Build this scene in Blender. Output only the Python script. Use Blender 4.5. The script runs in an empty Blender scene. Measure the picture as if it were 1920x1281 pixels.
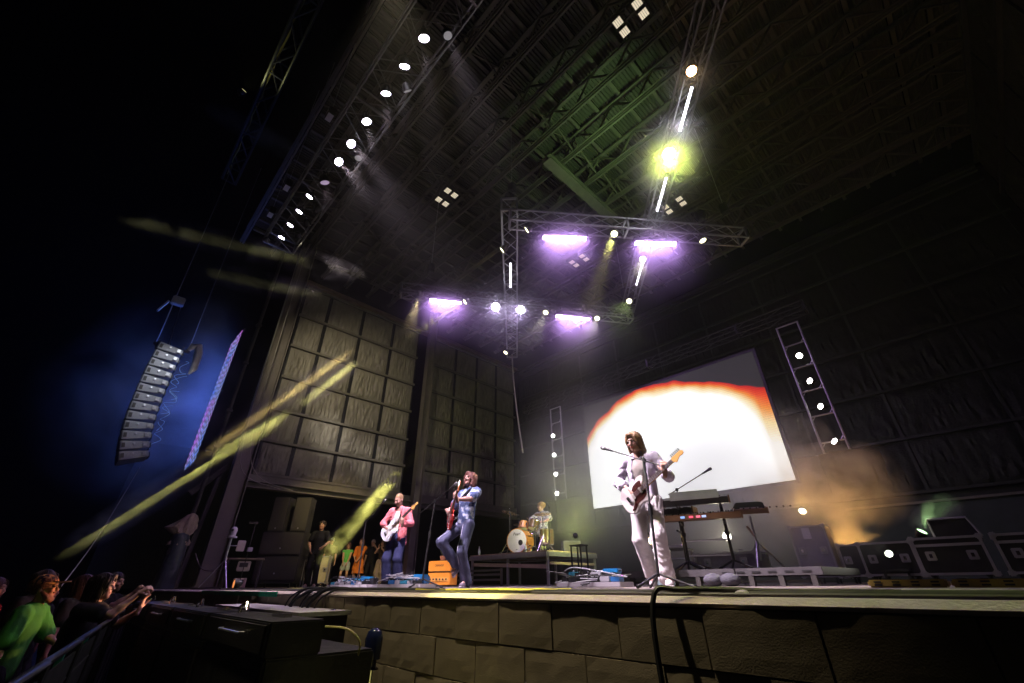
import bpy, bmesh, math, random
import numpy as np
from mathutils import Vector, Matrix
random.seed(7); rng = np.random.default_rng(7)
scene = bpy.context.scene
col = scene.collection
R = math.radians
# ------------------------------------------------------------------ camera, world, exposure
YAW, PITCH, ROLL = R(45.8), R(30.05), R(0.55)
cam_d = bpy.data.cameras.new('camera'); cam = bpy.data.objects.new('camera', cam_d); col.objects.link(cam)
fw = Vector((-math.sin(YAW)*math.cos(PITCH), math.cos(YAW)*math.cos(PITCH), math.sin(PITCH)))
rt = Vector((math.cos(YAW), math.sin(YAW), 0)); up = rt.cross(fw)
r2 = rt*math.cos(ROLL) - up*math.sin(ROLL); u2 = rt*math.sin(ROLL) + up*math.cos(ROLL)
cam.matrix_world = Matrix(((r2.x,u2.x,-fw.x,0),(r2.y,u2.y,-fw.y,0),(r2.z,u2.z,-fw.z,0.055),(0,0,0,1)))
cam_d.sensor_width = 36; cam_d.lens = 14.7; cam_d.clip_start = 0.05; cam_d.clip_end = 500
scene.camera = cam
world = bpy.data.worlds.new('World'); scene.world = world; world.use_nodes = True
wn = world.node_tree; wn.nodes.clear()
sky = wn.nodes.new('ShaderNodeTexSky'); sky.sky_type = 'NISHITA'; sky.sun_disc = False
sky.sun_elevation = R(-6); sky.sun_rotation = R(200)
bg = wn.nodes.new('ShaderNodeBackground'); bg.inputs[1].default_value = 0.004
wo = wn.nodes.new('ShaderNodeOutputWorld')
wn.links.new(sky.outputs[0], bg.inputs[0]); wn.links.new(bg.outputs[0], wo.inputs[0])
scene.view_settings.view_transform = 'Standard'; scene.view_settings.look = 'None'
scene.view_settings.exposure = 0.0; scene.view_settings.gamma = 1.0
cy = scene.cycles
scene.render.engine = 'CYCLES'
cy.max_bounces = 4; cy.diffuse_bounces = 1; cy.glossy_bounces = 2; cy.transmission_bounces = 2
cy.volume_bounces = 0; cy.transparent_max_bounces = 6
cy.use_denoising = True; cy.sample_clamp_indirect = 4.0; cy.sample_clamp_direct = 0.0
cy.caustics_reflective = False; cy.caustics_refractive = False
cy.volume_step_rate = 5.0; cy.volume_max_steps = 48
# ------------------------------------------------------------------ materials
MATS = {}
def nm(name):
    m = bpy.data.materials.new(name); m.use_nodes = True; nt = m.node_tree
    MATS[name] = m
    return m, nt, nt.nodes['Principled BSDF']
def mat(name, c, rough=0.6, metal=0.0, var=0.25, scale=6.0, bump=0.0, bscale=40.0, spec=0.5, stretch=None):
    if name in MATS: return MATS[name]
    m, nt, b = nm(name); N, L = nt.nodes, nt.links
    tc = N.new('ShaderNodeTexCoord'); mp = N.new('ShaderNodeMapping'); L.new(tc.outputs['Object'], mp.inputs[0])
    if stretch: mp.inputs['Scale'].default_value = stretch
    n1 = N.new('ShaderNodeTexNoise'); n1.inputs['Scale'].default_value = scale; n1.inputs['Detail'].default_value = 6
    L.new(mp.outputs[0], n1.inputs['Vector'])
    mx = N.new('ShaderNodeMix'); mx.data_type = 'RGBA'
    lo = tuple(max(0, x*(1-var)) for x in c); hi = tuple(min(1, x*(1+var)) for x in c)
    mx.inputs[6].default_value = (*lo, 1); mx.inputs[7].default_value = (*hi, 1)
    L.new(n1.outputs[0], mx.inputs[0]); L.new(mx.outputs[2], b.inputs['Base Color'])
    b.inputs['Metallic'].default_value = metal; b.inputs['Specular IOR Level'].default_value = spec
    mr = N.new('ShaderNodeMapRange'); mr.inputs[3].default_value = max(0.05, rough-0.12); mr.inputs[4].default_value = min(1, rough+0.12)
    L.new(n1.outputs[0], mr.inputs[0]); L.new(mr.outputs[0], b.inputs['Roughness'])
    if bump:
        n2 = N.new('ShaderNodeTexNoise'); n2.inputs['Scale'].default_value = bscale; n2.inputs['Detail'].default_value = 4
        L.new(mp.outputs[0], n2.inputs['Vector'])
        bp = N.new('ShaderNodeBump'); bp.inputs['Strength'].default_value = bump; bp.inputs['Distance'].default_value = 0.02
        L.new(n2.outputs[0], bp.inputs['Height']); L.new(bp.outputs[0], b.inputs['Normal'])
    return m
def emat(name, c, s):
    if name in MATS: return MATS[name]
    m, nt, b = nm(name)
    b.inputs['Base Color'].default_value = (0.02, 0.02, 0.02, 1)
    b.inputs['Emission Color'].default_value = (*c, 1); b.inputs['Emission Strength'].default_value = s
    m.cycles.emission_sampling = 'NONE'
    return m
# ------------------------------------------------------------------ mesh helpers
class MB:
    def __init__(s): s.v = []; s.f = []; s.mi = []; s.cur = 0
    def add(s, vs, fs):
        o = len(s.v); s.v += [tuple(p) for p in vs]
        for f in fs: s.f.append(tuple(i+o for i in f)); s.mi.append(s.cur)
    def box(s, c, size, M=None, taper=1.0):
        x, y, z = (k/2 for k in size); vs = []
        for sz in (-1, 1):
            t = taper if sz > 0 else 1
            for sx, sy in ((-1,-1),(1,-1),(1,1),(-1,1)):
                p = Vector((sx*x*t, sy*y*t, sz*z))
                if M is not None: p = M @ p
                vs.append(p + Vector(c))
        s.add(vs, [(3,2,1,0),(4,5,6,7),(0,1,5,4),(1,2,6,5),(2,3,7,6),(3,0,4,7)])
        return s
    def bar(s, a, b, w, h, upv=(0,0,1)):
        a, b = Vector(a), Vector(b); d = (b-a); L = d.length; d.normalize(); u = Vector(upv)
        if abs(d.dot(u)) > 0.98: u = Vector((0,1,0))
        sd = d.cross(u).normalized(); u = sd.cross(d)
        M = Matrix((d, sd, u)).transposed()
        return s.box((a+b)/2, (L, w, h), M)
    def tube(s, pts, r, n=6, cap=True, closed=False):
        pts = [Vector(p) for p in pts]; m = len(pts); rs = r if isinstance(r, (list, tuple)) else [r]*m
        vs = []; pu = None
        for i, p in enumerate(pts):
            if closed: d = pts[(i+1) % m]-pts[i-1]
            else: d = pts[min(i+1, m-1)]-pts[max(i-1, 0)]
            if d.length < 1e-9: d = Vector((0,0,1))
            d.normalize()
            if pu is None: pu = d.orthogonal().normalized()
            pu = (pu - d*pu.dot(d))
            if pu.length < 1e-6: pu = d.orthogonal()
            pu.normalize(); w = d.cross(pu)
            for k in range(n):
                a = 2*math.pi*k/n; vs.append(p + (pu*math.cos(a)+w*math.sin(a))*rs[i])
        fs = []
        for i in range(m if closed else m-1):
            j = (i+1) % m
            for k in range(n): fs.append((i*n+k, i*n+(k+1) % n, j*n+(k+1) % n, j*n+k))
        if cap and not closed: fs.append(tuple(range(n-1, -1, -1))); fs.append(tuple((m-1)*n+k for k in range(n)))
        s.add(vs, fs); return s
    def lathe(s, prof, n=20, M=None):
        vs = []; M = M or Matrix()
        for r, z in prof:
            for k in range(n):
                a = 2*math.pi*k/n; vs.append(M @ Vector((r*math.cos(a), r*math.sin(a), z)))
        fs = []
        for i in range(len(prof)-1):
            for k in range(n): fs.append((i*n+k, i*n+(k+1) % n, (i+1)*n+(k+1) % n, (i+1)*n+k))
        fs.append(tuple(range(n-1, -1, -1))); fs.append(tuple((len(prof)-1)*n+k for k in range(n)))
        s.add(vs, fs); return s
    def prism(s, poly, t0, t1, M=None):     # poly in local XZ, extruded along local Y from t0 to t1
        M = M or Matrix(); n = len(poly)
        vs = [M @ Vector((x, t0, z)) for x, z in poly] + [M @ Vector((x, t1, z)) for x, z in poly]
        fs = [tuple(range(n)), tuple(range(2*n-1, n-1, -1))] + [(i, n+i, n+(i+1) % n, (i+1) % n) for i in range(n)]
        s.add(vs, fs); return s
    def build(s, name, m, parent=None, smooth=False, bevel=0.0, loc=None):
        me = bpy.data.meshes.new(name); me.from_pydata(s.v, [], s.f)
        ms = m if isinstance(m, (list, tuple)) else [m]
        for q in ms: me.materials.append(q)
        if len(ms) > 1: me.polygons.foreach_set('material_index', s.mi)
        bm = bmesh.new(); bm.from_mesh(me); bmesh.ops.recalc_face_normals(bm, faces=bm.faces)
        if bevel:
            es = [e for e in bm.edges if len(e.link_faces) == 2 and e.calc_face_angle(0) > 0.6]
            bmesh.ops.bevel(bm, geom=es, offset=bevel, segments=2, affect='EDGES', clamp_overlap=True)
        bm.to_mesh(me); bm.free()
        if smooth:
            me.polygons.foreach_set('use_smooth', [True]*len(me.polygons))
            if hasattr(me, 'set_sharp_from_angle'): me.set_sharp_from_angle(angle=R(40))
        me.update()
        return link(name, me, parent, loc)
def link(name, me, parent=None, loc=None):
    o = bpy.data.objects.new(name, me); col.objects.link(o)
    if parent is not None: o.parent = parent
    if loc is not None: o.location = loc
    return o
def tag(o, label, cat, group=None, kind=None):
    if label: o['label'] = label
    if cat: o['category'] = cat
    if group: o['group'] = group
    if kind: o['kind'] = kind
    return o
def thing(name, label, cat, loc=(0,0,0), rz=0.0, group=None, M=None):
    o = bpy.data.objects.new(name, None); col.objects.link(o); o.empty_display_size = 0.1
    if M is not None: o.matrix_world = M
    else: o.location = loc; o.rotation_euler = (0, 0, rz)
    return tag(o, label, cat, group)
def struct(o): o['kind'] = 'structure'; return o
def copy_tree(o, parent=None):
    c = o.copy(); col.objects.link(c); c.parent = parent
    for ch in o.children: copy_tree(ch, c)
    return c
def frame(o, x, y=None, z=None):                # matrix from origin, x axis, approximate z axis
    x = Vector(x).normalized(); z = Vector(z); y = z.cross(x).normalized(); z = x.cross(y)
    return Matrix(((x.x,y.x,z.x,o[0]),(x.y,y.y,z.y,o[1]),(x.z,y.z,z.z,o[2]),(0,0,0,1)))
def aim(o, d, roll_up=(0,0,1)):                 # local -Z points along d
    z = -Vector(d).normalized(); u = Vector(roll_up)
    if abs(z.dot(u)) > 0.98: u = Vector((0,1,0))
    x = u.cross(z).normalized(); y = z.cross(x)
    return Matrix(((x.x,y.x,z.x,o[0]),(x.y,y.y,z.y,o[1]),(x.z,y.z,z.z,o[2]),(0,0,0,1)))
def spot(parent, power, c, deg, blend=0.4, radius=0.05, off=(0,0,0)):
    d = bpy.data.lights.new('lamp_light', 'SPOT'); d.energy = power; d.color = c; d.spot_size = R(deg); d.spot_blend = blend
    d.shadow_soft_size = radius
    o = bpy.data.objects.new('lamp_light', d); col.objects.link(o); o.parent = parent; o.location = off
    return o
def area(parent, power, c, sx, sy, M=None, spread=math.pi):
    d = bpy.data.lights.new('lamp_light', 'AREA'); d.energy = power; d.color = c; d.shape = 'RECTANGLE'; d.size = sx; d.size_y = sy; d.spread = spread
    o = bpy.data.objects.new('lamp_light', d); col.objects.link(o); o.parent = parent
    if M is not None: o.matrix_local = M
    return o
def text_mesh(txt, size, depth=0.002, shear=0.0):
    cu = bpy.data.curves.new('t', 'FONT'); cu.body = txt; cu.size = size; cu.extrude = depth; cu.align_x = 'CENTER'; cu.align_y = 'CENTER'; cu.shear = shear
    o = bpy.data.objects.new('t', cu); col.objects.link(o)
    me = bpy.data.meshes.new_from_object(o.evaluated_get(bpy.context.evaluated_depsgraph_get()))
    bpy.data.objects.remove(o); return me
def lettering(txt, size, m, parent, M, shear=0.0, name='lettering'):
    me = text_mesh(txt, size, 0.0015, shear); me.materials.clear(); me.materials.append(m)
    o = link(name, me, parent); o.matrix_local = M; return o
def spline(pts, n=6, closed=False):             # Catmull-Rom
    P = [Vector(p) for p in pts]; m = len(P); out = []
    for i in range(m if closed else m-1):
        p0 = P[i-1] if (closed or i > 0) else P[0]; p1 = P[i]; p2 = P[(i+1) % m]; p3 = P[(i+2) % m] if (closed or i+2 < m) else P[-1]
        for k in range(n):
            t = k/n; out.append(0.5*((2*p1)+(p2-p0)*t+(2*p0-5*p1+4*p2-p3)*t*t+(3*p1-p0-3*p2+p3)*t**3))
    if not closed: out.append(P[-1])
    return out
# common materials
black = mat('black_paint', (0.012,0.012,0.013), 0.55, var=0.3, bump=0.1)
steel = mat('dark_steel', (0.07,0.065,0.06), 0.6, 0.3, var=0.35, scale=3, bump=0.15, bscale=25)
alu = mat('aluminium', (0.55,0.55,0.57), 0.38, 0.85, var=0.15, scale=12)
chrome = mat('chrome', (0.75,0.75,0.78), 0.15, 1.0, var=0.05)
rubber = mat('black_rubber', (0.015,0.015,0.016), 0.5, var=0.3, scale=20)
# ------------------------------------------------------------------ people: smooth implicit bodies meshed with surface nets
class Field:
    def __init__(s, lo, hi, h):
        s.h = h; s.lo = np.array(lo, float); n = np.ceil((np.array(hi)-s.lo)/h).astype(int)+1
        s.F = np.full(n, 1.0, np.float32); s.ax = [s.lo[i]+h*np.arange(n[i]) for i in range(3)]
    def sub(s, lo, hi):
        sl = []
        for i in range(3):
            a = max(0, int((lo[i]-s.lo[i])/s.h)); b = min(s.F.shape[i], int((hi[i]-s.lo[i])/s.h)+2)
            if b <= a: return None
            sl.append(slice(a, b))
        g = np.meshgrid(*[s.ax[i][sl[i]] for i in range(3)], indexing='ij', sparse=True)
        return tuple(sl), g
    def comb(s, sl, d, k, op):
        f = s.F[sl]
        if op == 'u':
            h = np.clip(0.5+0.5*(f-d)/k, 0, 1); s.F[sl] = f*(1-h)+d*h-k*h*(1-h)
        else:
            d = -d; h = np.clip(0.5-0.5*(f-d)/k, 0, 1); s.F[sl] = f*(1-h)+d*h+k*h*(1-h)
    def cone(s, a, b, ra, rb, k=0.03, op='u', flat=None, amp=1.0):
        a, b = np.array(a, float), np.array(b, float); m = max(ra, rb)*amp+k+0.05
        q = s.sub(np.minimum(a, b)-m, np.maximum(a, b)+m)
        if q is None: return s
        sl, (x, y, z) = q; d = b-a; L2 = max(d@d, 1e-9)
        px, py, pz = x-a[0], y-a[1], z-a[2]
        t = np.clip((px*d[0]+py*d[1]+pz*d[2])/L2, 0, 1)
        ex, ey, ez = px-t*d[0], py-t*d[1], pz-t*d[2]
        if flat is not None:                       # flatten along a unit direction by factor
            n, fk = np.array(flat[0], float), flat[1]; n /= np.linalg.norm(n)
            e = ex*n[0]+ey*n[1]+ez*n[2]; D = np.sqrt(np.maximum(ex*ex+ey*ey+ez*ez-e*e, 0)+(e*fk)**2)
        else: D = np.sqrt(ex*ex+ey*ey+ez*ez)
        s.comb(sl, (D-(ra+(rb-ra)*t)).astype(np.float32), k, op); return s
    def ell(s, c, r, k=0.02, op='u', M=None):
        c = np.array(c, float); r = np.array(r, float); m = r.max()+k+0.04
        q = s.sub(c-m, c+m)
        if q is None: return s
        sl, (x, y, z) = q; px, py, pz = x-c[0], y-c[1], z-c[2]
        if M is not None:
            A = M.T; px, py, pz = A[0,0]*px+A[0,1]*py+A[0,2]*pz, A[1,0]*px+A[1,1]*py+A[1,2]*pz, A[2,0]*px+A[2,1]*py+A[2,2]*pz
        k0 = np.sqrt((px/r[0])**2+(py/r[1])**2+(pz/r[2])**2); k1 = np.sqrt((px/r[0]**2)**2+(py/r[1]**2)**2+(pz/r[2]**2)**2)
        s.comb(sl, (k0*(k0-1)/np.maximum(k1, 1e-6)).astype(np.float32), k, op); return s
    def cut(s, p, n):                              # remove the half space on the side of n
        p = np.array(p, float); n = np.array(n, float); n /= np.linalg.norm(n)
        g = np.meshgrid(*s.ax, indexing='ij', sparse=True)
        d = (g[0]-p[0])*n[0]+(g[1]-p[1])*n[1]+(g[2]-p[2])*n[2]
        s.F = np.maximum(s.F, d.astype(np.float32)); return s
    def wrinkle(s, amp, fx, fy, fz, seed):
        g = np.meshgrid(*s.ax, indexing='ij', sparse=True); x, y, z = g; r = np.random.default_rng(seed); n = 0
        lowf = 0.55+0.45*np.sin(7*z+3*x+seed)*np.sin(5*x-6*y+2*seed)
        for i in range(5):
            a, b, c = r.uniform(-1, 1, 3)*(fx, fy, fz); p = r.uniform(0, 6.28, 4); w = 1+0.35*i
            ph = w*(a*x+b*y+c*z)+1.6*np.sin(9*z+6*x+p[0])+1.3*np.sin(11*x-7*y+p[1])+p[2]
            n = n+(0.62-np.abs(np.sin(ph)))*(0.5+0.5*np.sin(6*z+5*x+4*y+p[3]))/w**0.5
        s.F = s.F+(amp*1.25*n*lowf).astype(np.float32); return s
    def mesh(s):
        F = s.F; S = F < 0; n = F.shape
        co = [(i,j,k) for i in (0,1) for j in (0,1) for k in (0,1)]
        cnt = sum(S[i:n[0]-1+i, j:n[1]-1+j, k:n[2]-1+k].astype(np.int8) for i,j,k in co)
        mask = (cnt > 0) & (cnt < 8); ids = np.argwhere(mask)
        if len(ids) == 0: return np.zeros((0,3)), np.zeros((0,4), int)
        index = np.full(mask.shape, -1, np.int64); index[mask] = np.arange(len(ids))
        V = np.stack([F[ids[:,0]+i, ids[:,1]+j, ids[:,2]+k] for i,j,k in co], 1)
        acc = np.zeros((len(ids), 3)); num = np.zeros(len(ids)); C = np.array(co, float)
        for a in range(8):
            for b in range(a+1, 8):
                if np.abs(C[a]-C[b]).sum() != 1: continue
                va, vb = V[:,a], V[:,b]; m = (va < 0) != (vb < 0); t = np.where(m, va/np.where(m, va-vb, 1), 0)
                acc += np.where(m[:,None], C[a]+(C[b]-C[a])*t[:,None], 0); num += m
        verts = s.lo+s.h*(ids+acc/num[:,None]); quads = []
        for ax in range(3):
            b, c = (ax+1) % 3, (ax+2) % 3
            A = [slice(None)]*3; B = [slice(None)]*3; A[ax] = slice(0, -1); B[ax] = slice(1, None)
            sa, sb = S[tuple(A)], S[tuple(B)]; e = np.argwhere(sa != sb)
            e = e[(e[:,b] > 0) & (e[:,c] > 0) & (e[:,b] < n[b]-1) & (e[:,c] < n[c]-1)]
            if len(e) == 0: continue
            def cell(db, dc):
                q = e.copy(); q[:,b] += db; q[:,c] += dc; return index[q[:,0], q[:,1], q[:,2]]
            Q = np.stack([cell(-1,-1), cell(0,-1), cell(0,0), cell(-1,0)], 1)
            fl = ~sa[e[:,0], e[:,1], e[:,2]]; Q[fl] = Q[fl][:, ::-1]; quads.append(Q)
        return verts, np.concatenate(quads)
def mesh_obj(name, parts, mats, parent, colors=None):
    """parts: list of (verts, quads, material index) joined into one mesh"""
    vs, qs, mi, o = [], [], [], 0
    for v, q, m in parts:
        vs.append(v); qs.append(q+o); mi += [m]*len(q); o += len(v)
    vs = np.concatenate(vs); qs = np.concatenate(qs)
    me = bpy.data.meshes.new(name); me.vertices.add(len(vs)); me.vertices.foreach_set('co', vs.astype(np.float32).ravel())
    me.loops.add(len(qs)*4); me.loops.foreach_set('vertex_index', qs.astype(np.int32).ravel())
    me.polygons.add(len(qs)); me.polygons.foreach_set('loop_start', np.arange(0, len(qs)*4, 4, dtype=np.int32))
    me.polygons.foreach_set('material_index', np.array(mi, np.int32))
    for m in mats: me.materials.append(m)
    me.update(calc_edges=True); me.polygons.foreach_set('use_smooth', [True]*len(qs))
    if colors is not None:
        ca = me.color_attributes.new('tint', 'FLOAT_COLOR', 'POINT'); ca.data.foreach_set('color', colors(vs).astype(np.float32).ravel())
    me.validate(); return link(name, me, parent)
def skin_mat(name, c):
    if name in MATS: return MATS[name]
    m, nt, b = nm(name); N, L = nt.nodes, nt.links
    at = N.new('ShaderNodeAttribute'); at.attribute_name = 'tint'
    ns = N.new('ShaderNodeTexNoise'); ns.inputs['Scale'].default_value = 30
    mx = N.new('ShaderNodeMix'); mx.data_type = 'RGBA'; mx.blend_type = 'MULTIPLY'; mx.inputs[0].default_value = 1
    rp = N.new('ShaderNodeMapRange'); rp.inputs[3].default_value = 0.8; rp.inputs[4].default_value = 1.15
    L.new(ns.outputs[0], rp.inputs[0]); L.new(at.outputs['Color'], mx.inputs[6]); L.new(rp.outputs[0], mx.inputs[7])
    L.new(mx.outputs[2], b.inputs['Base Color']); b.inputs['Roughness'].default_value = 0.48
    b.inputs['Subsurface Weight'].default_value = 0.0
    return m
def v3(*a): return np.array(a, float)
def unit(a): a = np.array(a, float); return a/max(np.linalg.norm(a), 1e-9)
def ik(a, b, l1, l2, hint):
    a, b = np.array(a, float), np.array(b, float); d = b-a; L = np.linalg.norm(d)
    if L > (l1+l2)*0.999: b = a+d/L*(l1+l2)*0.999; d = b-a; L = np.linalg.norm(d)
    x = (l1*l1-l2*l2+L*L)/(2*L); h = math.sqrt(max(l1*l1-x*x, 0)); u = d/L; n = np.array(hint, float); n = n-u*(n@u); n /= max(np.linalg.norm(n), 1e-9)
    return a+u*x+n*h, b
def rotm(yaw=0, pitch=0, roll=0):
    return np.array((Matrix.Rotation(yaw, 3, 'Z') @ Matrix.Rotation(roll, 3, 'Y') @ Matrix.Rotation(pitch, 3, 'X')))
def build_hand(w, d, pn, curl, side, h=0.0065, spread=1.0, scale=1.0):
    """w wrist, d hand direction, pn palm normal (towards the inside), side +1 left hand / -1 right hand"""
    d = unit(d); pn = np.array(pn, float); pn = unit(pn-d*(pn@d)); lat = np.cross(d, pn)*side   # lat points to the thumb side
    m = 0.23*scale; F = Field(w-m, w+m, h); s = scale
    F.cone(w-d*0.04*s, w+d*0.012*s, 0.027*s, 0.026*s, 0.015, flat=(pn, 1.25))
    for t in (-0.027, -0.009, 0.009, 0.027):
        F.cone(w+d*0.015*s+lat*t*0.6*s, w+d*0.085*s+lat*t*s, 0.0165*s, 0.0135*s, 0.014)
    lens = {0.029: 0.072, 0.010: 0.080, -0.010: 0.075, -0.028: 0.060}
    for t, L in lens.items():
        p = w+d*0.088*s+lat*t*s; ang = 0.0; cur = p; dirn = unit(d+lat*t*2.2*spread)
        for j, (fr, r) in enumerate(((0.45, 0.0100), (0.32, 0.0092), (0.26, 0.0082))):
            ang += curl*(0.75 if j == 0 else 1.0)
            dd = unit(dirn*math.cos(ang)+pn*math.sin(ang)); nx = cur+dd*L*fr*s
            F.cone(cur, nx, r*s, (r-0.0007)*s, 0.006); cur = nx
    th = w+d*0.025*s+lat*0.028*s; td = unit(d*0.65+lat*0.75+pn*0.35*(0.5+curl)); t2 = th+td*0.042*s; t3 = t2+unit(d*0.9+lat*0.15+pn*(0.2+0.7*curl))*0.05*s
    F.cone(th, t2, 0.015*s, 0.0125*s, 0.012); F.cone(t2, t3, 0.0118*s, 0.0095*s, 0.006)
    v, q = F.mesh(); return v, q
def make_person(name, label, loc, yaw, sp, group=None):
    H = sp.get('H', 1.76); s = H/1.76; h = sp.get('h', 0.015)
    root = thing(name, label, 'person', loc, yaw, group)
    lean = np.array(sp.get('lean', (0, 0)), float)                # upper body shift at neck (x, y)
    pel = v3(*sp.get('pelvis', (0, 0, 0.93)))*s
    tw = sp.get('twist', 0.0)
    chest = pel+v3(lean[0]*0.55, lean[1]*0.55, 0.34)*s; neck = pel+v3(lean[0], lean[1], 0.535)*s
    Rt = rotm(tw)
    shw = sp.get('shoulder', 0.182)
    shl = {1: neck+Rt@v3(shw, 0.01, -0.055)*s, -1: neck+Rt@v3(-shw, 0.01, -0.055)*s}
    hy, hp, hr = sp.get('head', (0, 0, 0)); Rh = rotm(hy, hp, hr)
    hc = neck+(v3(0, -0.012, 0.055)+Rh@v3(0, -0.012, 0.115))*s
    sex = sp.get('sex', 'm'); skin = np.array(sp.get('skin', (0.55, 0.33, 0.24)))
    # joints
    arms = {}
    for sd, nmx in ((1, 'L'), (-1, 'R')):
        wr = sp.get('wrist'+nmx, (sd*0.27, -0.03, 0.80)); wr = np.array(wr, float)*s
        el, wr = ik(shl[sd], wr, 0.285*s, 0.255*s, sp.get('elbow'+nmx, (sd*0.5, 0.6, -0.3)))
        hd = sp.get('hand'+nmx, None); hd = unit(hd) if hd is not None else unit(unit(wr-el)+v3(0, -0.1, -0.1))
        arms[sd] = (el, wr, hd, sp.get('palm'+nmx, (-sd, 0, 0)), sp.get('curl'+nmx, 0.35))
    legs = {}
    for sd, nmx in ((1, 'L'), (-1, 'R')):
        hp_ = pel+Rt@v3(sd*0.092, 0, -0.03)*s
        an = np.array(sp.get('ankle'+nmx, (sd*0.11, 0.02, 0.085)), float)*s
        kn, an = ik(hp_, an, 0.43*s, 0.43*s, sp.get('knee'+nmx, (sd*0.12, -1, 0)))
        legs[sd] = (hp_, kn, an, np.array(sp.get('toe'+nmx, (sd*0.25, -1, 0)), float))
    # bounds
    pts = np.array([pel, neck, hc+v3(0,0,.15)*s, hc]+[p for a in arms.values() for p in a[:2]]+[p for l in legs.values() for p in l[:3]])
    lo, hi = pts.min(0)-0.2, pts.max(0)+0.2; lo[2] = min(lo[2], -0.04)
    # ---------------- body
    B = Field(lo, hi, h)
    B.cone(pel+v3(0,0,-.02), pel+v3(0,0,.10)*s, 0.125*s, 0.115*s, 0.05, flat=((0,1,0), 1.35))
    B.cone(pel+v3(0,0,.1)*s, chest, 0.115*s, 0.135*s, 0.05, flat=((0,1,0), 1.4))
    B.cone(chest, (shl[1]+shl[-1])/2+v3(0,0,-.03), 0.135*s, 0.115*s, 0.05, flat=((0,1,0), 1.35))
    B.cone(shl[1], shl[-1], 0.055*s, 0.055*s, 0.06)
    B.cone(neck-v3(0,0,.04), hc-Rh@v3(0,0,.03)*s, 0.058*s, 0.052*s, 0.04)
    for sd, (el, wr, hd, pn, cu) in arms.items():
        B.cone(shl[sd], el, 0.052*s, 0.038*s, 0.04); B.cone(el, el*0.65+wr*0.35, 0.038*s, 0.037*s, 0.03); B.cone(el*0.65+wr*0.35, wr, 0.037*s, 0.026*s, 0.03)
    for sd, (hp_, kn, an, toe) in legs.items():
        B.cone(hp_, kn, 0.082*s, 0.052*s, 0.04); B.cone(kn, kn*0.68+an*0.32+unit(-toe)*0.018, 0.052*s, 0.052*s, 0.03); B.cone(kn*0.68+an*0.32+unit(-toe)*0.018, an, 0.052*s, 0.034*s, 0.03)
        B.cone(an, an+unit(toe*v3(1,1,1))*0.1*s+v3(0,0,-.03), 0.036*s, 0.03*s, 0.02)
    parts = [(*B.mesh(), 0)]
    hh = sp.get('hh', 0.009); Hd = Field(hc-0.19*s, hc+0.19*s, hh)
    def hl(x, y, z): return hc+Rh@v3(x, y, z)*s
    E = lambda c, r, k=0.02, op='u': Hd.ell(hl(*c), np.array(r)*s, k, op, Rh)
    E((0, .018, .035), (.074, .094, .095)); E((0, -.028, -.03), (.060, .066, .085), .03); E((0, -.045, -.075), (.044, .045, .040), .03)
    E((0, -.078, -.100), (.020, .018, .018), .02); E((0, -.085, .038), (.050, .016, .012), .015)
    for sd in (-1, 1):
        E((sd*.030, -.103, .016), (.017, .014, .012), .010, 's'); E((sd*.030, -.088, .016), (.013, .012, .010), .004)
        E((sd*.040, -.076, -.022), (.022, .020, .020), .02); E((sd*.076, .012, -.008), (.010, .020, .032), .006)
    Hd.cone(hl(0,-.090,.024), hl(0,-.113,-.020), .009*s, .014*s, .010); E((.011,-.100,-.024), (.008,.010,.007), .006); E((-.011,-.100,-.024), (.008,.010,.007), .006)
    op = sp.get('mouth', 0)
    E((0, -.093, -.050), (.024, .010, .006), .006); E((0, -.090, -.062-.012*op), (.021, .011, .007), .006)
    if op: E((0, -.100, -.058), (.016, .022, .009), .004, 's')
    Hd.cone(hc-Rh@v3(0,-.005,.06)*s, neck, .050*s, .056*s, .03)
    parts.append((*Hd.mesh(), 0))
    if sp.get('hands', True):
        for sd, (el, wr, hd, pn, cu) in arms.items(): parts.append((*build_hand(wr, hd, pn, cu, sd, sp.get('hf', 0.0075), sp.get('spread', 1.0), s*sp.get('hscale', 1.0)), 0))
    haircol = np.array(sp.get('haircol', (0.05, 0.03, 0.02)))
    beard = sp.get('beard', 0.0)
    def colors(vs):
        c = np.tile(np.append(skin, 1.0), (len(vs), 1)); l = (vs-hc)@Rh/s; ax = np.abs(l[:,0])
        near = np.linalg.norm(l, axis=1) < 0.2
        eye = near & (l[:,1] < -.07) & (((ax-.030)/.015)**2+((l[:,2]-.015)/.008)**2 < 1); c[eye, :3] = (0.03, 0.022, 0.02)
        brow = near & (l[:,1] < -.06) & (((ax-.031)/.022)**2+((l[:,2]-.040)/.0065)**2 < 1); c[brow, :3] = haircol*0.8+skin*0.15
        lip = near & (l[:,1] < -.08) & ((ax/.026)**2+((l[:,2]+.056)/.013)**2 < 1); c[lip, :3] = skin*v3(.85, .45, .45)
        if beard:
            bd = near & (l[:,2] < -.028) & (l[:,1] < .0) & (l[:,2] > -.16) & ~((ax < .03) & (l[:,2] > -.045)) & (l[:,1] < -.02+0.25*(l[:,2]+.09))
            bd &= ~lip; c[bd, :3] = c[bd, :3]*(1-beard)+haircol*1.3*beard
        ck = near & (l[:,1] < -.06) & (((ax-.045)/.02)**2+((l[:,2]+.02)/.02)**2 < 1) & ~eye; c[ck, :3] *= v3(1.05, .86, .86)
        return c
    body = mesh_obj('body', parts, [skin_mat('skin', None)], root, colors)
    # ---------------- hair
    hs = sp.get('hair', 'short')
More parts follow.
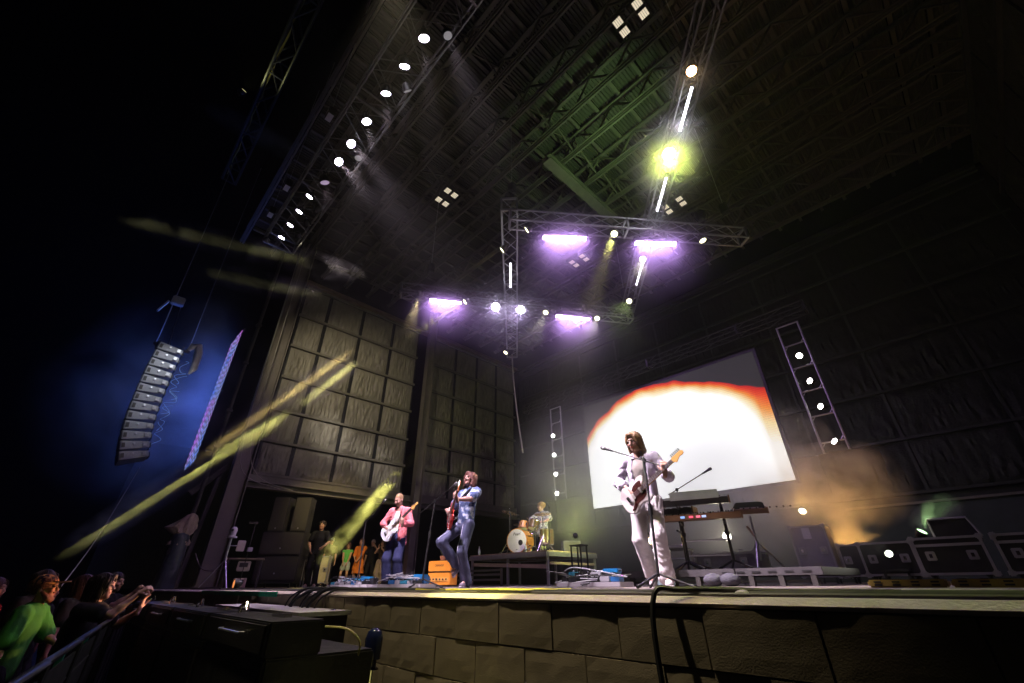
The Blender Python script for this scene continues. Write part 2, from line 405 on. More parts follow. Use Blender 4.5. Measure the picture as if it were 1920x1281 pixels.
    if hs:
        Hf = Field(hl(0,0,0)-0.30*s, hl(0,0,0)+0.22*s, sp.get('hh', 0.009))
        G = lambda c, r, k=0.02, op='u': Hf.ell(hl(*c), np.array(r)*s, k, op, Rh)
        if hs in ('short', 'cap', 'buzz'):
            t = .004 if hs == 'buzz' else .014
            G((0, .024, .042), (.074+t, .092+t, .092+t)); G((0, -.085, -.035), (.085, .085, .075), .02, 's'); G((0, -.12, .01), (.07, .05, .06), .02, 's'); G((0, 0, -.12), (.12, .16, .08), .01, 's')
        elif hs == 'bob':
            G((0, .020, .045), (.090, .108, .098)); 
            for sd in (-1, 1):
                Hf.cone(hl(sd*.070, -.010, .04), hl(sd*.078, -.022, -.10), .030*s, .024*s, .02); Hf.cone(hl(sd*.062, .045, .03), hl(sd*.066, .045, -.13), .036*s, .028*s, .02)
                Hf.cone(hl(sd*.020, -.075, .105), hl(sd*.070, -.070, .00), .022*s, .016*s, .02)
            Hf.cone(hl(0, .08, .02), hl(0, .075, -.13), .045*s, .032*s, .03)
            G((0, -.100, -.02), (.052, .06, .085), .015, 's')
        elif hs == 'long':
            G((0, .022, .045), (.088, .106, .098))
            for sd in (-1, 1): Hf.cone(hl(sd*.065, .03, .03), hl(sd*.085, .035, -.22), .036*s, .030*s, .02)
            Hf.cone(hl(0, .07, .02), hl(0, .085, -.24), .055*s, .042*s, .03); G((0, -.105, -.02), (.060, .07, .085), .015, 's')
        Hf.wrinkle(.0075, 260, 240, 30, 3+len(label))
        v, q = Hf.mesh(); mesh_obj('hair', [(v, q, 0)], [mat('hair_%.2f_%.2f' % tuple(haircol[:2]), tuple(haircol), 0.5, var=0.5, scale=60, bump=0.4, bscale=160, stretch=(1,1,.15))], root)
    if hs and hs not in ('cap', 'buzz'):
        rr = np.random.default_rng(len(label)); mb = MB(); nl = 70 if hs == 'short' else 110
        for k in range(nl):
            a = rr.uniform(-2.55, 2.55); sx_, cy_ = math.sin(a), math.cos(a)            # a = 0 is the back of the head
            r0 = rr.uniform(.15, .6); e = rr.uniform(.96, 1.10); zt = .145-.03*r0
            if hs == 'short': z1 = rr.uniform(-.02, .05) if abs(a) < 1.9 else rr.uniform(.06, .10)
            else: z1 = (rr.uniform(-.17, -.10) if hs == 'bob' else rr.uniform(-.27, -.18)) if abs(a) < 2.2 else rr.uniform(-.10, -.02)
            P = [(.090*r0*sx_, .02+.10*r0*cy_, zt), (.090*e*sx_, .022+.112*e*cy_, .075+rr.uniform(-.02,.02)), (.096*e*sx_, .024+.116*e*cy_, (.075+z1)/2), ((.088+rr.uniform(-.012,.028))*sx_, .03+(.100+rr.uniform(-.012,.03))*cy_, z1)]
            w_ = rr.uniform(.003, .008)*s; mb.tube(spline([hl(*p) for p in P], 3), [w_]*9+[w_*.3], 4, cap=False)
        lo_h = mb.build('loose_hair', mat('hair_%.2f_%.2f' % tuple(haircol[:2]), tuple(haircol), 0.5, var=0.5, scale=60, bump=0.4, bscale=160, stretch=(1,1,.15)), root, smooth=True); lo_h['kind'] = 'stuff'
    if sp.get('beardlong'):
        Bf = Field(hl(0,-.05,-.09)-0.14, hl(0,-.05,-.09)+0.14, sp.get('hh', 0.009))
        for sd in (-1, 1): Bf.cone(hl(sd*.064, -.010, -.03), hl(sd*.040, -.062, -.098), .016*s, .028*s, .02)
        Bf.ell(hl(0, -.076, -.112), np.array((.040, .030, .034))*s, .02, 'u', Rh); Bf.cone(hl(-.028,-.098,-.044), hl(.028,-.098,-.044), .008*s, .008*s, .01); Bf.wrinkle(.005, 150, 150, 60, 5)
        Bf.ell(hl(0,-.108,-.060), np.array((.017,.02,.008))*s, .006, 's', Rh)
        v, q = Bf.mesh(); mesh_obj('beard', [(v, q, 0)], [mat('beard_hair_%.2f' % haircol[0], tuple(haircol), 0.6, var=0.5, scale=60, bump=0.4, bscale=150)], root)
    # ---------------- upper garment
    t = sp.get('top')
    if t:
        T = Field(lo, hi, h); g = t.get('ease', 0.022); hem = t.get('hem', 0.80)*s; fl = t.get('flare', 0.0)
        T.cone(v3(pel[0], pel[1], hem-.05), chest, (0.128+g+fl)*s, (0.132+g)*s, 0.05, flat=((0,1,0), 1.3))
        T.cone(chest, (shl[1]+shl[-1])/2+v3(0,0,-.03), (0.134+g)*s, (0.113+g*.7)*s, 0.05, flat=((0,1,0), 1.28))
        T.cone(shl[1]+v3(0,0,-.004), shl[-1]+v3(0,0,-.004), (0.054+g*.6)*s, (0.054+g*.6)*s, 0.05)
        T.cone(neck-v3(0,0,.05), neck+v3(0,.006,-.002), .09*s, .064*s, .04)
        T.cut((0,0,hem), (0,0,-1))
        if t.get('open'):                                     # front opening between two edges
            w = t['open']; T.cone(neck+v3(0,-.15,-.02), v3(pel[0]+t.get('ox',0), pel[1]-.19, hem-.05), w, w*1.25, .015, 's')
        sl = t.get('sleeve', 0.55)
        for sd, (el, wr, hd, pn, cu) in arms.items():
            e = t.get('sleeve_ease', g)
            if sl <= 1: p = shl[sd]+(el-shl[sd])*sl; T.cone(shl[sd], p, (0.055+e*.8)*s, (0.043+e*1.4)*s, 0.03)
            else:
                T.cone(shl[sd], el, (0.054+e*.8)*s, (0.042+e*.75)*s, 0.03); p = el+(wr-el)*(sl-1); T.cone(el, p, (0.042+e*.75)*s, (0.032+e*.9)*s, 0.03)
                if t.get('cuff'): T.cone(p-(wr-el)*.06, p, (0.040+e)*s, (0.044+e)*s, 0.01)
        T.wrinkle(t.get('wr', .008), 48, 48, t.get('wz', 40), 11+len(label))
        v, q = T.mesh()
        def _z(vs): return np.ones((len(vs), 4))
        mesh_obj(t.get('name', 'shirt'), [(v, q, 0)], [t['mat']], root)
        if t.get('open') or t.get('under'):
            U_ = Field(lo, hi, h); U_.cone(v3(pel[0], pel[1], pel[2]+.14*s), chest, .146*s, .152*s, .05, flat=((0,1,0), 1.3)); U_.cone(chest, (shl[1]+shl[-1])/2+v3(0,0,-.03), .142*s, .118*s, .05, flat=((0,1,0),1.3))
            U_.cut((0,0,pel[2]+.05*s), (0,0,-1)); U_.ell(neck+v3(0,-.06,.01), np.array((.075,.09,.07))*s, .02, 's'); U_.wrinkle(.004, 24, 24, 18, 4)
            v, q = U_.mesh(); mesh_obj('undershirt', [(v, q, 0)], [t['under']], root)
        if t.get('collar'):
            mb = MB()
            for sd in (-1, 1):
                a = neck+v3(sd*.055, -.052, .012); b = neck+v3(sd*.03, -.088, -.055); c = neck+v3(sd*.095, -.085, -.050); d = neck+v3(sd*.078, .01, .03)
                mb.add([a, b, c, d, a+v3(0,.008,-.006), b+v3(0,.008,-.006), c+v3(0,.008,-.006), d+v3(0,.008,-.006)], [(0,1,2,3),(7,6,5,4),(0,4,5,1),(1,5,6,2),(2,6,7,3),(3,7,4,0)])
            mb.build('collar', t['mat'], root, smooth=True)
    # ---------------- lower garment
    b = sp.get('bottom')
    if b:
        P = Field(lo, hi, h); g = b.get('ease', 0.02); fl = b.get('flare', 0.012); ln = b.get('len', 1.0)
        P.cone(pel+v3(0,0,-.04), pel+v3(0,0,.075)*s, (0.138+g*.7)*s, (0.122+g*.3)*s, 0.05, flat=((0,1,0), 1.3)); P.cut(pel+v3(0,0,.10)*s, (0,0,1))
        for sd, (hp_, kn, an, toe) in legs.items():
            if ln <= 0.5: e = hp_+(kn-hp_)*ln*2; P.cone(hp_, e, (0.088+g*.6)*s, (0.072+g*1.6)*s, 0.03)
            else:
                P.cone(hp_, kn, (0.086+g*.6)*s, (0.056+g*1.1)*s, 0.03); e = kn+(an-kn)*(ln-.5)*2; P.cone(kn, e, (0.057+g*1.1)*s, (0.044+g+fl)*s, 0.03)
                if b.get('cuff'): P.cone(e+(kn-an)*.12, e+(kn-an)*.02, (0.05+g+fl)*s, (0.052+g+fl)*s, 0.01)
        if b.get('skirt'): P.cone(pel, v3(pel[0], pel[1], b['skirt']*s), .15*s, b.get('skr', .20)*s, .04, flat=((0,1,0),1.25)); P.cut((0,0,b['skirt']*s), (0,0,-1))
        P.wrinkle(b.get('wr', .008), 55, 55, b.get('wz', 45), 21+len(label))
        v, q = P.mesh(); mesh_obj(b.get('name', 'trousers'), [(v, q, 0)], [b['mat']], root)
        if b.get('seam'):
            for sd, (hp_, kn, an, toe) in legs.items():
                f = unit(v3(toe[0]*.5-sd*.35, toe[1], 0)) if abs(toe[2]) < .5 else v3(-.2*sd, -1, .25)
                mb = MB(); mb.tube(spline([hp_+f*.105*s, (hp_+kn)/2+f*(.092)*s, kn+unit(f+v3(0,-.3,.3))*.085*s, (kn+an)/2+f*.080*s, an+f*.082*s+v3(0,0,.03)], 5), .006, 5); mb.build('seam', b['seam'], root, smooth=True)
    # ---------------- shoes
    sh = sp.get('shoe')
    if sh:
        for sd, (hp_, kn, an, toe) in legs.items():
            tdir = unit(toe); upd = unit(v3(0,0,1)-tdir*tdir[2])
            S_ = Field(an-.24, an+.24, .010); bs = an-upd*.052*s
            S_.cone(bs-tdir*.045*s, bs+tdir*.14*s, .036*s, .034*s, .03, flat=(upd, 1.05)); S_.cone(an+tdir*.0, bs+tdir*.10*s, .044*s, .034*s, .03); S_.cut(bs-upd*.030, -upd)
            v, q = S_.mesh()
            o = mesh_obj('shoe', [(v, q, 0)], [sh], root)
            F_ = Field(an-.24, an+.24, .010); F_.cone(bs-upd*.022-tdir*.052*s, bs-upd*.022+tdir*.148*s, .040*s, .040*s, .02); F_.cut(bs-upd*.034, -upd); F_.cut(bs-upd*.012, upd)
            v, q = F_.mesh(); mesh_obj('sole', [(v, q, 0)], [sp.get('sole', mat('white_rubber_sole', (.55,.53,.5), .6))], o)
    root['_'] = 0; del root['_']
    M = Matrix.Translation(Vector(loc)) @ Matrix.Rotation(yaw, 4, 'Z')
    return root, M, dict(neck=neck, hc=hc, Rh=Rh, pel=pel, chest=chest, arms=arms, sh=shl, s=s)
# ------------------------------------------------------------------ setting: pit ground, stage with block front, walls, roof
ground_m = mat('asphalt', (0.03,0.03,0.032), 0.85, var=0.4, bump=0.5, bscale=60)
g = MB(); g.add([(-150,-150,-1.5),(150,-150,-1.5),(150,150,-1.5),(-150,150,-1.5)], [(0,1,2,3)]); struct(g.build('ground', ground_m))
deck_m = mat('concrete_deck', (0.15,0.125,0.115), 0.6, var=0.25, scale=2.5, bump=0.35, bscale=30)
block_m = mat('split_face_block', (0.30,0.25,0.18), 0.95, var=0.4, scale=5, bump=0.15, bscale=170)
mortar_m = mat('mortar', (0.15,0.125,0.09), 0.95, var=0.3, bump=0.5)
EDGE = 1.92
stage = thing('stage', None, None); struct(stage)
# deck slab with a slightly chipped nosing
m = MB(); xs = [-17.0+i*0.12 for i in range(195)]
top = []; random.seed(3)
for x in xs:
    chip = random.choice([0,0,0,0,0.002,0.004]) if random.random() < 0.4 else 0
    if random.random() < 0.04: chip = 0.014
    top.append((x, EDGE-0.004+chip))
n = len(top)
vs = [(x, y+0.045, 0) for x, y in top]+[(x, EDGE+0.13, 0) for x, y in top]+[(x, y, -0.022) for x, y in top]+[(x, y+0.004, -0.035) for x, y in top]+[(x, EDGE+0.3, -0.035) for x, y in top]
fs = [(i, i+1, n+i+1, n+i) for i in range(n-1)]+[(i, 2*n+i, 2*n+i+1, i+1) for i in range(n-1)]+[(2*n+i, 3*n+i, 3*n+i+1, 2*n+i+1) for i in range(n-1)]+[(3*n+i, 4*n+i, 4*n+i+1, 3*n+i+1) for i in range(n-1)]
m.add(vs, fs); m.build('nosing', mat('pale_nosing', (0.62,0.53,0.48), 0.7, var=0.3, scale=6, bump=0.3, bscale=60), stage)  # lighter in colour than the deck behind it
m = MB(); m.add([(-17,EDGE+0.13,-0.001),(6.28,EDGE+0.13,-0.001),(6.28,30,-0.001),(-17,30,-0.001)],[(0,1,2,3)]); m.build('deck', deck_m, stage)
m = MB(); m.add([(-30,EDGE+2,-0.006),(-17,EDGE+2,-0.006),(-17,30,-0.006),(-30,30,-0.006)],[(0,1,2,3)]); m.build('wing_floor', deck_m, stage)
m = MB(); m.box((-5.3, EDGE+0.12, -0.77), (23.3, 0.2, 1.46)); m.build('mortar_core', mortar_m, stage)
def stone(seed, w, hh):
    r = random.Random(seed); m = MB(); nx, nz = 6, 4; vs = []
    for k in range(nz+1):
        for i in range(nx+1):
            e = (i in (0, nx)) or (k in (0, nz)); vs.append((-w/2+w*i/nx, -(0.004 if e else 0.006+r.uniform(-.001,.001)), -hh/2+hh*k/nz))
    nf = len(vs)
    vs += [(-w/2,0.05,-hh/2),(w/2,0.05,-hh/2),(w/2,0.05,hh/2),(-w/2,0.05,hh/2)]
    q = lambda i, k: k*(nx+1)+i
    fs = [(q(i,k), q(i+1,k), q(i+1,k+1), q(i,k+1)) for k in range(nz) for i in range(nx)]
    fs += [tuple([q(i,0) for i in range(nx,-1,-1)]+[nf,nf+1]), tuple([q(i,nz) for i in range(nx+1)]+[nf+2,nf+3]), tuple([q(0,k) for k in range(nz+1)]+[nf+3,nf]), tuple([q(nx,k) for k in range(nz,-1,-1)]+[nf+1,nf+2])]
    m.add(vs, fs); o = m.build('block', block_m); me = o.data; bpy.data.objects.remove(o); return me
stones = [stone(i, 0.393, 0.193) for i in range(5)]
cnt = 0
for row in range(4):
    off = 0.09 if row % 2 == 0 else 0.29
    for i in range(-30 if row < 2 else -22, 12 if row < 2 else 6):
        if cnt >= 290: break
        x = i*0.4+off
        if x < -16.8 or x > 5.8: continue
        o = link('block', stones[(i*7+row*3) % 5], stage, (x, EDGE+0.010+random.uniform(-.004,.004), -0.038-0.1-row*0.2)); o.rotation_euler = (0, math.pi if i % 2 else 0, 0)
        if i % 2: o.rotation_euler = (0, math.pi, 0)
        cnt += 1
strip = MB(); strip.box((-7.6, EDGE-0.012, -0.030), (3.6, 0.012, 0.05)); strip.build('green_strip', mat('green_edge_strip', (0.0,0.35,0.16), 0.5), stage)  # plain green bar along part of the front lip
# --- insulated walls made of lumpy panels between girts and studs
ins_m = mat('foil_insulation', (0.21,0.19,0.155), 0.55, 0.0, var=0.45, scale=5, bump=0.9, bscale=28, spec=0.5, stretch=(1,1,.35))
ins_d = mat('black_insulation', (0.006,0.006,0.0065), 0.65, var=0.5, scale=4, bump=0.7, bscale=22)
def lumpy(seed, w, hh, depth=0.06):            # panel in local XZ, facing local -Y
    r = np.random.default_rng(seed); m = MB(); nx, nz = 46, 18; vs = []
    ph = r.uniform(0, 6, 8)
    def field(a, b):                            # smooth random field sampled on the panel grid
        g = r.normal(0, 1, (b+1, a+1)); out = np.zeros((nz+1, nx+1))
        for k in range(nz+1):
            for i in range(nx+1):
                x, y = i/nx*a*0.999, k/nz*b*0.999; xi, yi = int(x), int(y); fx, fy = x-xi, y-yi; fx, fy = fx*fx*(3-2*fx), fy*fy*(3-2*fy)
                out[k, i] = (g[yi,xi]*(1-fx)+g[yi,xi+1]*fx)*(1-fy)+(g[yi+1,xi]*(1-fx)+g[yi+1,xi+1]*fx)*fy
        return out
    warp, mask, lump, fine, sag = field(5, 4), field(4, 3), field(9, 5), field(int(16*w)+4, 5), field(3, 2)
    for k in range(nz+1):
        for i in range(nx+1):
            u, v = i/nx, k/nz; e = min(u, 1-u)*w; f = min(v, 1-v)*hh
            pil = min(1, e/(0.12+0.05*sag[k,i]**2))*min(1, f/(0.10+0.05*warp[k,i]**2))
            st = 0.55*fine[k,i]+0.30*math.sin(u*w*44+2.6*warp[k,i]+ph[1])*(0.5+0.5*mask[k,i])+0.35*lump[k,i]
            y = -(0.004+pil*max(0.004, depth*0.7+0.3*depth*sag[k,i]+depth*0.62*st*(0.6+0.5*(1-v)))); vs.append((-w/2+w*u+r.normal(0,.003), y, -hh/2+hh*v))
    q = lambda i, k: k*(nx+1)+i
    m.add(vs, [(q(i,k), q(i+1,k), q(i+1,k+1), q(i,k+1)) for k in range(nz) for i in range(nx)])
    o = m.build('panel', ins_m, smooth=True); me = o.data; bpy.data.objects.remove(o); return me
LZ = [3.47, 4.65, 5.85, 7.2, 8.6, 10.1, 11.6]
girt_m = mat('girt_steel', (0.17,0.155,0.125), 0.6, 0.2, var=0.3, bump=0.2)
girt_d = mat('girt_black', (0.035,0.035,0.035), 0.55, 0.3, var=0.3, bump=0.2)
def side_wall(label, X, sgn, bays, LZ, pm, gm, rotz):
    w = thing('insulated_wall', label, 'wall')
    cache = {}
    for b, ys in enumerate(bays):
        y0, y1 = ys[0], ys[-1]
        bk = MB(); bk.box((X-sgn*0.10, (y0+y1)/2, (LZ[0]+LZ[-1])/2), (0.06, y1-y0, LZ[-1]-LZ[0])); bk.build('backing', black, w)
        for zi in range(len(LZ)):
            gb = MB(); gb.box((X+sgn*0.0, (y0+y1)/2, LZ[zi]), (0.10, y1-y0, 0.09)); gb.build('girt', gm, w)
        for yi in range(1, len(ys)-1):
            gb = MB(); gb.box((X-sgn*0.05, ys[yi], (LZ[0]+LZ[-1])/2), (0.04, 0.05, LZ[-1]-LZ[0]-0.1)); gb.build('stud', black, w)
        for zi in range(len(LZ)-1):
            for yi in range(len(ys)-1):
                pw, ph = round(ys[yi+1]-ys[yi]-0.15, 2), round(LZ[zi+1]-LZ[zi]-0.14, 2)
                key = (pw, ph, (zi*3+yi*2) % 4)
                if key not in cache: cache[key] = lumpy(len(cache)+5, pw, ph); cache[key].materials[0] = pm
                o = link('panel', cache[key], w, (X-sgn*0.055, (ys[yi]+ys[yi+1])/2, (LZ[zi]+LZ[zi+1])/2)); o.rotation_euler = (0, 0, rotz)
    return w
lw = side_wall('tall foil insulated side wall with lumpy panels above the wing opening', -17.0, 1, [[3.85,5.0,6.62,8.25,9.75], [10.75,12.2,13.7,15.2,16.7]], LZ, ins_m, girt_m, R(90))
m = MB(); m.box((-16.93, 10.2, 3.18), (0.30, 13.1, 0.05)); m.box((-17.0, 10.2, 3.3), (0.03, 13.1, 0.26)); m.box((-16.95, 10.2, 2.98), (0.35, 13.1, 0.03)); m.box((-16.98, 10.2, 3.08), (0.02, 13.1, 0.2)); m.build('lintel_beam', girt_m, lw)
m = MB(); m.box((-16.95, 10.2, 11.72), (0.36, 13.1, 0.16)); m.build('top_cap', mat('rust_edge', (0.13,0.085,0.06), 0.8, var=0.6, scale=2), lw)
rw = side_wall('shade-darkened insulated side wall with long girts at the upper right corner', 4.1, -1, [[5.0,7.4,9.8,12.2,14.6,16.8]], [5.4,6.6,7.8,9.0,10.2,11.6], mat('shaded_insulation', (0.02,0.018,0.012), 0.6, var=0.5, scale=4, bump=0.7, bscale=22), girt_d, R(-90))  # insulation copy with shade put into the colour
# back wall
bw = thing('insulated_wall', 'long black back wall with pale girts behind the glowing screen', 'wall')
BZ = [2.2, 3.7, 5.2, 6.7, 8.2, 9.7, 11.05]
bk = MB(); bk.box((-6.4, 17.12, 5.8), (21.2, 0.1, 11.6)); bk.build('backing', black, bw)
for z in BZ+[11.45]:
    gb = MB(); gb.box((-6.4, 16.98, z), (20.9, 0.12, 0.075)); gb.build('girt', girt_d, bw)
xsb = [-16.8+2.3*i for i in range(10)]
bc = {}
for i in range(9):
    gb = MB(); gb.box((xsb[i+1], 17.03, 6.6), (0.07, 0.05, 8.9)); gb.build('stud', girt_d, bw)
    for k in range(6):
        ph = round(BZ[k+1]-BZ[k]-0.09, 2); key = (ph, (i*2+k) % 4)
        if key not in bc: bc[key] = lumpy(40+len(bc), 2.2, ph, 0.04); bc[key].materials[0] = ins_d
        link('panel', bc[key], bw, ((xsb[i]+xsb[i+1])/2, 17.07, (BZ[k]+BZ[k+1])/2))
m = MB(); m.box((-6.4, 17.0, 11.62), (20.9, 0.30, 0.16)); m.build('top_cap', girt_d, bw)
lowm = mat('grey_plaster', (0.045,0.055,0.055), 0.8, var=0.3, bump=0.3)
m = MB(); m.box((1.0, 16.2, 0.9), (7.2, 0.3, 1.8)); lo_ = m.build('low_wall', lowm); tag(lo_, 'low grey plastered wall behind the row of black road cases', 'wall')
c_ = MB(); c_.box((1.0, 16.17, 1.83), (7.2, 0.40, 0.06)); c_.build('coping', girt_m, lo_)
# wing behind the opening
m = MB(); m.box((-26.0, 10.0, 3.0), (0.2, 18, 6.0)); tag(m.build('wing_wall', ins_d), 'far dark wall of the wing behind the onlookers', 'wall')
# steel columns
def hcol(label, x, y, z1, w, d):
    t = thing('steel_column', label, 'column', (x, y, 0)); cm = mat('column_paint', (0.20,0.175,0.15), 0.55, 0.15, var=0.25, scale=2, bump=0.15)
    for sgn in (-1, 1):
        m = MB(); m.box((0, sgn*(w/2), z1/2), (d, 0.035, z1)); m.build('flange', cm, t)
    m = MB(); m.box((0, 0, z1/2), (0.03, w-0.04, z1)); m.build('web', cm, t)
    m = MB(); m.box((0, 0, 0.02), (d+0.2, w+0.2, 0.04)); m.build('base_plate', cm, t)
    for sx in (-1, 1):
        for sy in (-1, 1):
            m = MB(); m.lathe([(0.025,0),(0.025,0.05),(0.01,0.05),(0.01,0.08)], 6, Matrix.Translation((sx*(d/2+0.06), sy*(w/2+0.06), 0.04))); m.build('bolt', steel, t)
    return t
hcol('leaning-looking broad steel column at the left end of the stage', -16.75, 3.42, 15.2, 0.52, 0.34)
hcol('slimmer steel column behind the guitarist in the pink shirt', -16.75, 10.35, 13.0, 0.36, 0.30)
t = thing('column_brace', 'diagonal steel brace leaning against the broad left column', 'brace')
m = MB(); m.bar((-17.1, 2.3, 2.6), (-17.0, 3.1, 3.6), 0.16, 0.16); m.build('brace_arm', steel, t); m = MB(); m.bar((-17.15, 2.75, 0.0), (-17.15, 2.95, 3.4), 0.12, 0.12); m.build('brace_post', steel, t)
# --- roof
roof = thing('stage_roof', 'dark ribbed stage roof carried by parallel open-web joists', 'roof')
deckm = mat('roof_deck', (0.05,0.048,0.04), 0.6, 0.0, var=0.4, scale=1.2, bump=0.3, bscale=12)
joist_m = mat('joist_steel', (0.10,0.09,0.075), 0.6, 0.1, var=0.3, bump=0.2)
def zr(y): return 12.5
random.seed(5); rw_ = 0.76; x = -17.2; i = 0
prof = []
for k in range(7):
    u = k*rw_/7
    prof += [(u, 0), (u+0.035, 0), (u+0.05, 0.04), (u+0.09, 0.04)]
mdk = MB(); npf = len(prof); vs = [(u, 1.2, z) for u, z in prof]+[(u, 18.0, z) for u, z in prof]
mdk.add(vs, [(k, k+1, npf+k+1, npf+k) for k in range(npf-1)]); o = mdk.build('deck_sheet', deckm); dme = o.data; bpy.data.objects.remove(o)
pm_ = MB(); pm_.box((0, 9.6, 0.0), (0.10, 16.8, 0.03)); pm_.box((0, 9.6, 0.09), (0.02, 16.8, 0.16)); o = pm_.build('purlin', joist_m); pme = o.data; bpy.data.objects.remove(o)
while x < 5:
    link('deck_sheet', dme, roof, (x, 0, 13.62)); link('purlin', pme, roof, (x-0.02, 0, 13.42)); x += rw_+0.03
JY = [1.0, 2.12, 3.27, 4.4, 5.5, 6.64, 7.8, 9.1, 10.4, 11.6, 12.8, 14.0, 15.2, 16.4]
jm = MB(); jm.box((-6.3, 0.045, 12.5), (21.8, 0.06, 0.08)); jm.box((-6.3, -0.045, 12.5), (21.8, 0.02, 0.08)); jm.box((-6.3, -0.05, 12.545), (21.8, 0.10, 0.015))
jm.box((-6.3, 0, 13.36), (21.8, 0.12, 0.07))
k = 0; xx = -17.0
while xx < 4.4:
    jm.bar((xx, 0, 12.54), (xx+0.72, 0, 13.33), 0.05, 0.05); jm.bar((xx+0.72, 0, 13.33), (xx+1.44, 0, 12.54), 0.05, 0.05)
    xx += 1.44
o = jm.build('joist', joist_m); jme = o.data; bpy.data.objects.remove(o)
for yj in JY: link('joist', jme, roof, (0, yj, 0))
for (xa, step) in ((-13.5, 0), (-9.2, 0), (-5.0, 0), (-0.9, 0)):
    for a, b in zip(JY[:-1], JY[1:]):
        m = MB(); m.bar((xa, a, 12.6), (xa, b, 13.3), 0.05, 0.05); m.bar((xa+0.06, a, 13.3), (xa+0.06, b, 12.6), 0.05, 0.05); m.build('bridging', joist_m, roof)
m = MB(); m.box((-5.55, 9.0, 12.26), (0.34, 3.9, 0.05)); m.box((-5.55, 9.0, 12.06), (0.34, 3.9, 0.05)); m.box((-5.55, 9.0, 12.16), (0.04, 3.9, 0.2)); m.build('cross_beam', girt_m, roof)
# square ceiling fittings, four glass squares each
ce = emat('ceiling_lens', (1.0,0.86,0.62), 0.75)
for lab, cx, cy_, cz in (('square four-lens ceiling light near the top edge of the picture', -1.45, 5.6, 12.1), ('square four-lens ceiling light beside the row of white spotlights', -9.07, 5.61, 12.1), ('square four-lens ceiling light seen through the hanging truss square', -7.92, 11.79, 12.1), ('square four-lens ceiling light right of the lower white tube', -3.59, 11.92, 12.1)):
    t = thing('ceiling_light', lab, 'ceiling light', (cx, cy_, cz), 0, 'square four-lens ceiling lights')
    m = MB(); m.bar((-0.35,0,0.1),(0.35,0,0.1),0.05,0.05); m.bar((0,-.25,0.12),(0,.25,0.12),0.05,0.05); m.box((0,0,0.28),(0.03,0.03,0.35)); m.build('bracket', steel, t)
    for sx in (-1, 1):
        for sy in (-1, 1):
            h_ = MB(); h_.box((sx*0.27, sy*0.15, 0.03), (0.25, 0.24, 0.07)); hb = h_.build('housing', steel, t, bevel=0.01)
            l_ = MB(); l_.box((sx*0.27, sy*0.15, -0.012), (0.20, 0.19, 0.01)); l_.build('lens', ce, hb)
            for q in (-0.05, 0.0, 0.05):
                b_ = MB(); b_.box((sx*0.27+q, sy*0.15, -0.021), (0.006, 0.20, 0.006)); b_.build('grille_bar', steel, hb)
# ------------------------------------------------------------------ trusses
truss_m = mat('truss_aluminium', (0.42,0.42,0.43), 0.4, 0.7, var=0.2, scale=10)
truss_g = mat('truss_shaded', (0.20,0.20,0.20), 0.4, 0.6, var=0.25, scale=10)  # darker copy of the aluminium, shade put into the colour
truss_k = mat('truss_black', (0.035,0.035,0.038), 0.45, 0.4, var=0.3, scale=10)
def truss(name, label, a, b, w=0.4, hh=0.4, mm=None, step=0.5, group=None, cr=0.024, br=0.012):
    a, b = Vector(a), Vector(b); d = b-a; L = d.length; mm = mm or truss_m
    M = frame(a, d, z=(0,0,1)); t = thing(name, label, 'truss', M=M, group=group)
    cs = [(0, sy*w/2, sz*hh/2) for sz in (-1, 1) for sy in (-1, 1)]
    for c in cs:
        m = MB(); m.tube([c, (L, c[1], c[2])], cr, 8); m.build('chord', mm, t, smooth=True)
    n = max(1, round(L/step)); st = L/n; m = MB()
    for i in range(n):
        x0, x1 = i*st, (i+1)*st; f = i % 2
        for sy in (-1, 1):
            z0, z1 = (-hh/2, hh/2) if f else (hh/2, -hh/2); m.tube([(x0, sy*w/2, z0), (x1, sy*w/2, z1)], br, 5)
        for sz in (-1, 1):
            y0, y1 = (-w/2, w/2) if f else (w/2, -w/2); m.tube([(x0, y0, sz*hh/2), (x1, y1, sz*hh/2)], br, 5)
    m.build('lacing', mm, t, smooth=True)
    for x in [0.01, L-0.01]+[q for q in np.arange(3.0, L-0.8, 3.0)]:
        m = MB()
        for c0, c1 in ((0,1),(1,3),(3,2),(2,0)): m.bar((x, cs[c0][1], cs[c0][2]), (x, cs[c1][1], cs[c1][2]), 0.05, 0.05)
        m.build('end_frame', mm, t)
    return t
T1 = ((-5.42,5.22,8.0),(-1.62,10.15,8.0)); T2 = ((-9.85,4.80,8.0),(-5.78,11.32,8.0)); T3 = ((-5.30,5.10,8.02),(-10.9,10.6,8.0)); T4 = ((-5.82,11.30,8.0),(0.6,3.95,8.0))
truss('lighting_truss', 'aluminium box truss nearest the camera in the hanging square, with two purple bars', (T1[0][0],T1[0][1],7.95), (T1[1][0],T1[1][1],7.95), 0.34, 0.34, mm=truss_m)
truss('lighting_truss', 'aluminium box truss at the far lower side of the hanging square, behind two flares', (T2[0][0],T2[0][1],7.95), (T2[1][0],T2[1][1],7.95), 0.34, 0.34, mm=truss_g)
truss('lighting_truss', 'aluminium box truss hanging as the left upright of the square, cable at its end', (T3[0][0],T3[0][1],8.3), (T3[1][0],T3[1][1],8.3), 0.40, 0.40, mm=truss_m)
truss('lighting_truss', 'box truss with white tubes running up past the yellow green flare', (T4[0][0],T4[0][1],8.3), (T4[1][0],T4[1][1],8.3), 0.34, 0.34, mm=truss_g)
truss('lighting_truss', 'black box truss across the stage front carrying the row of white spotlights', (-11.9,1.6,9.25), (-1.5,1.6,9.25), 0.85, 0.42, truss_g, 0.6)
truss('screen_truss', 'thin dark truss above the video screen', (-12.0,12.45,6.6), (-1.2,12.45,6.6), 0.3, 0.3, truss_k, 0.5)
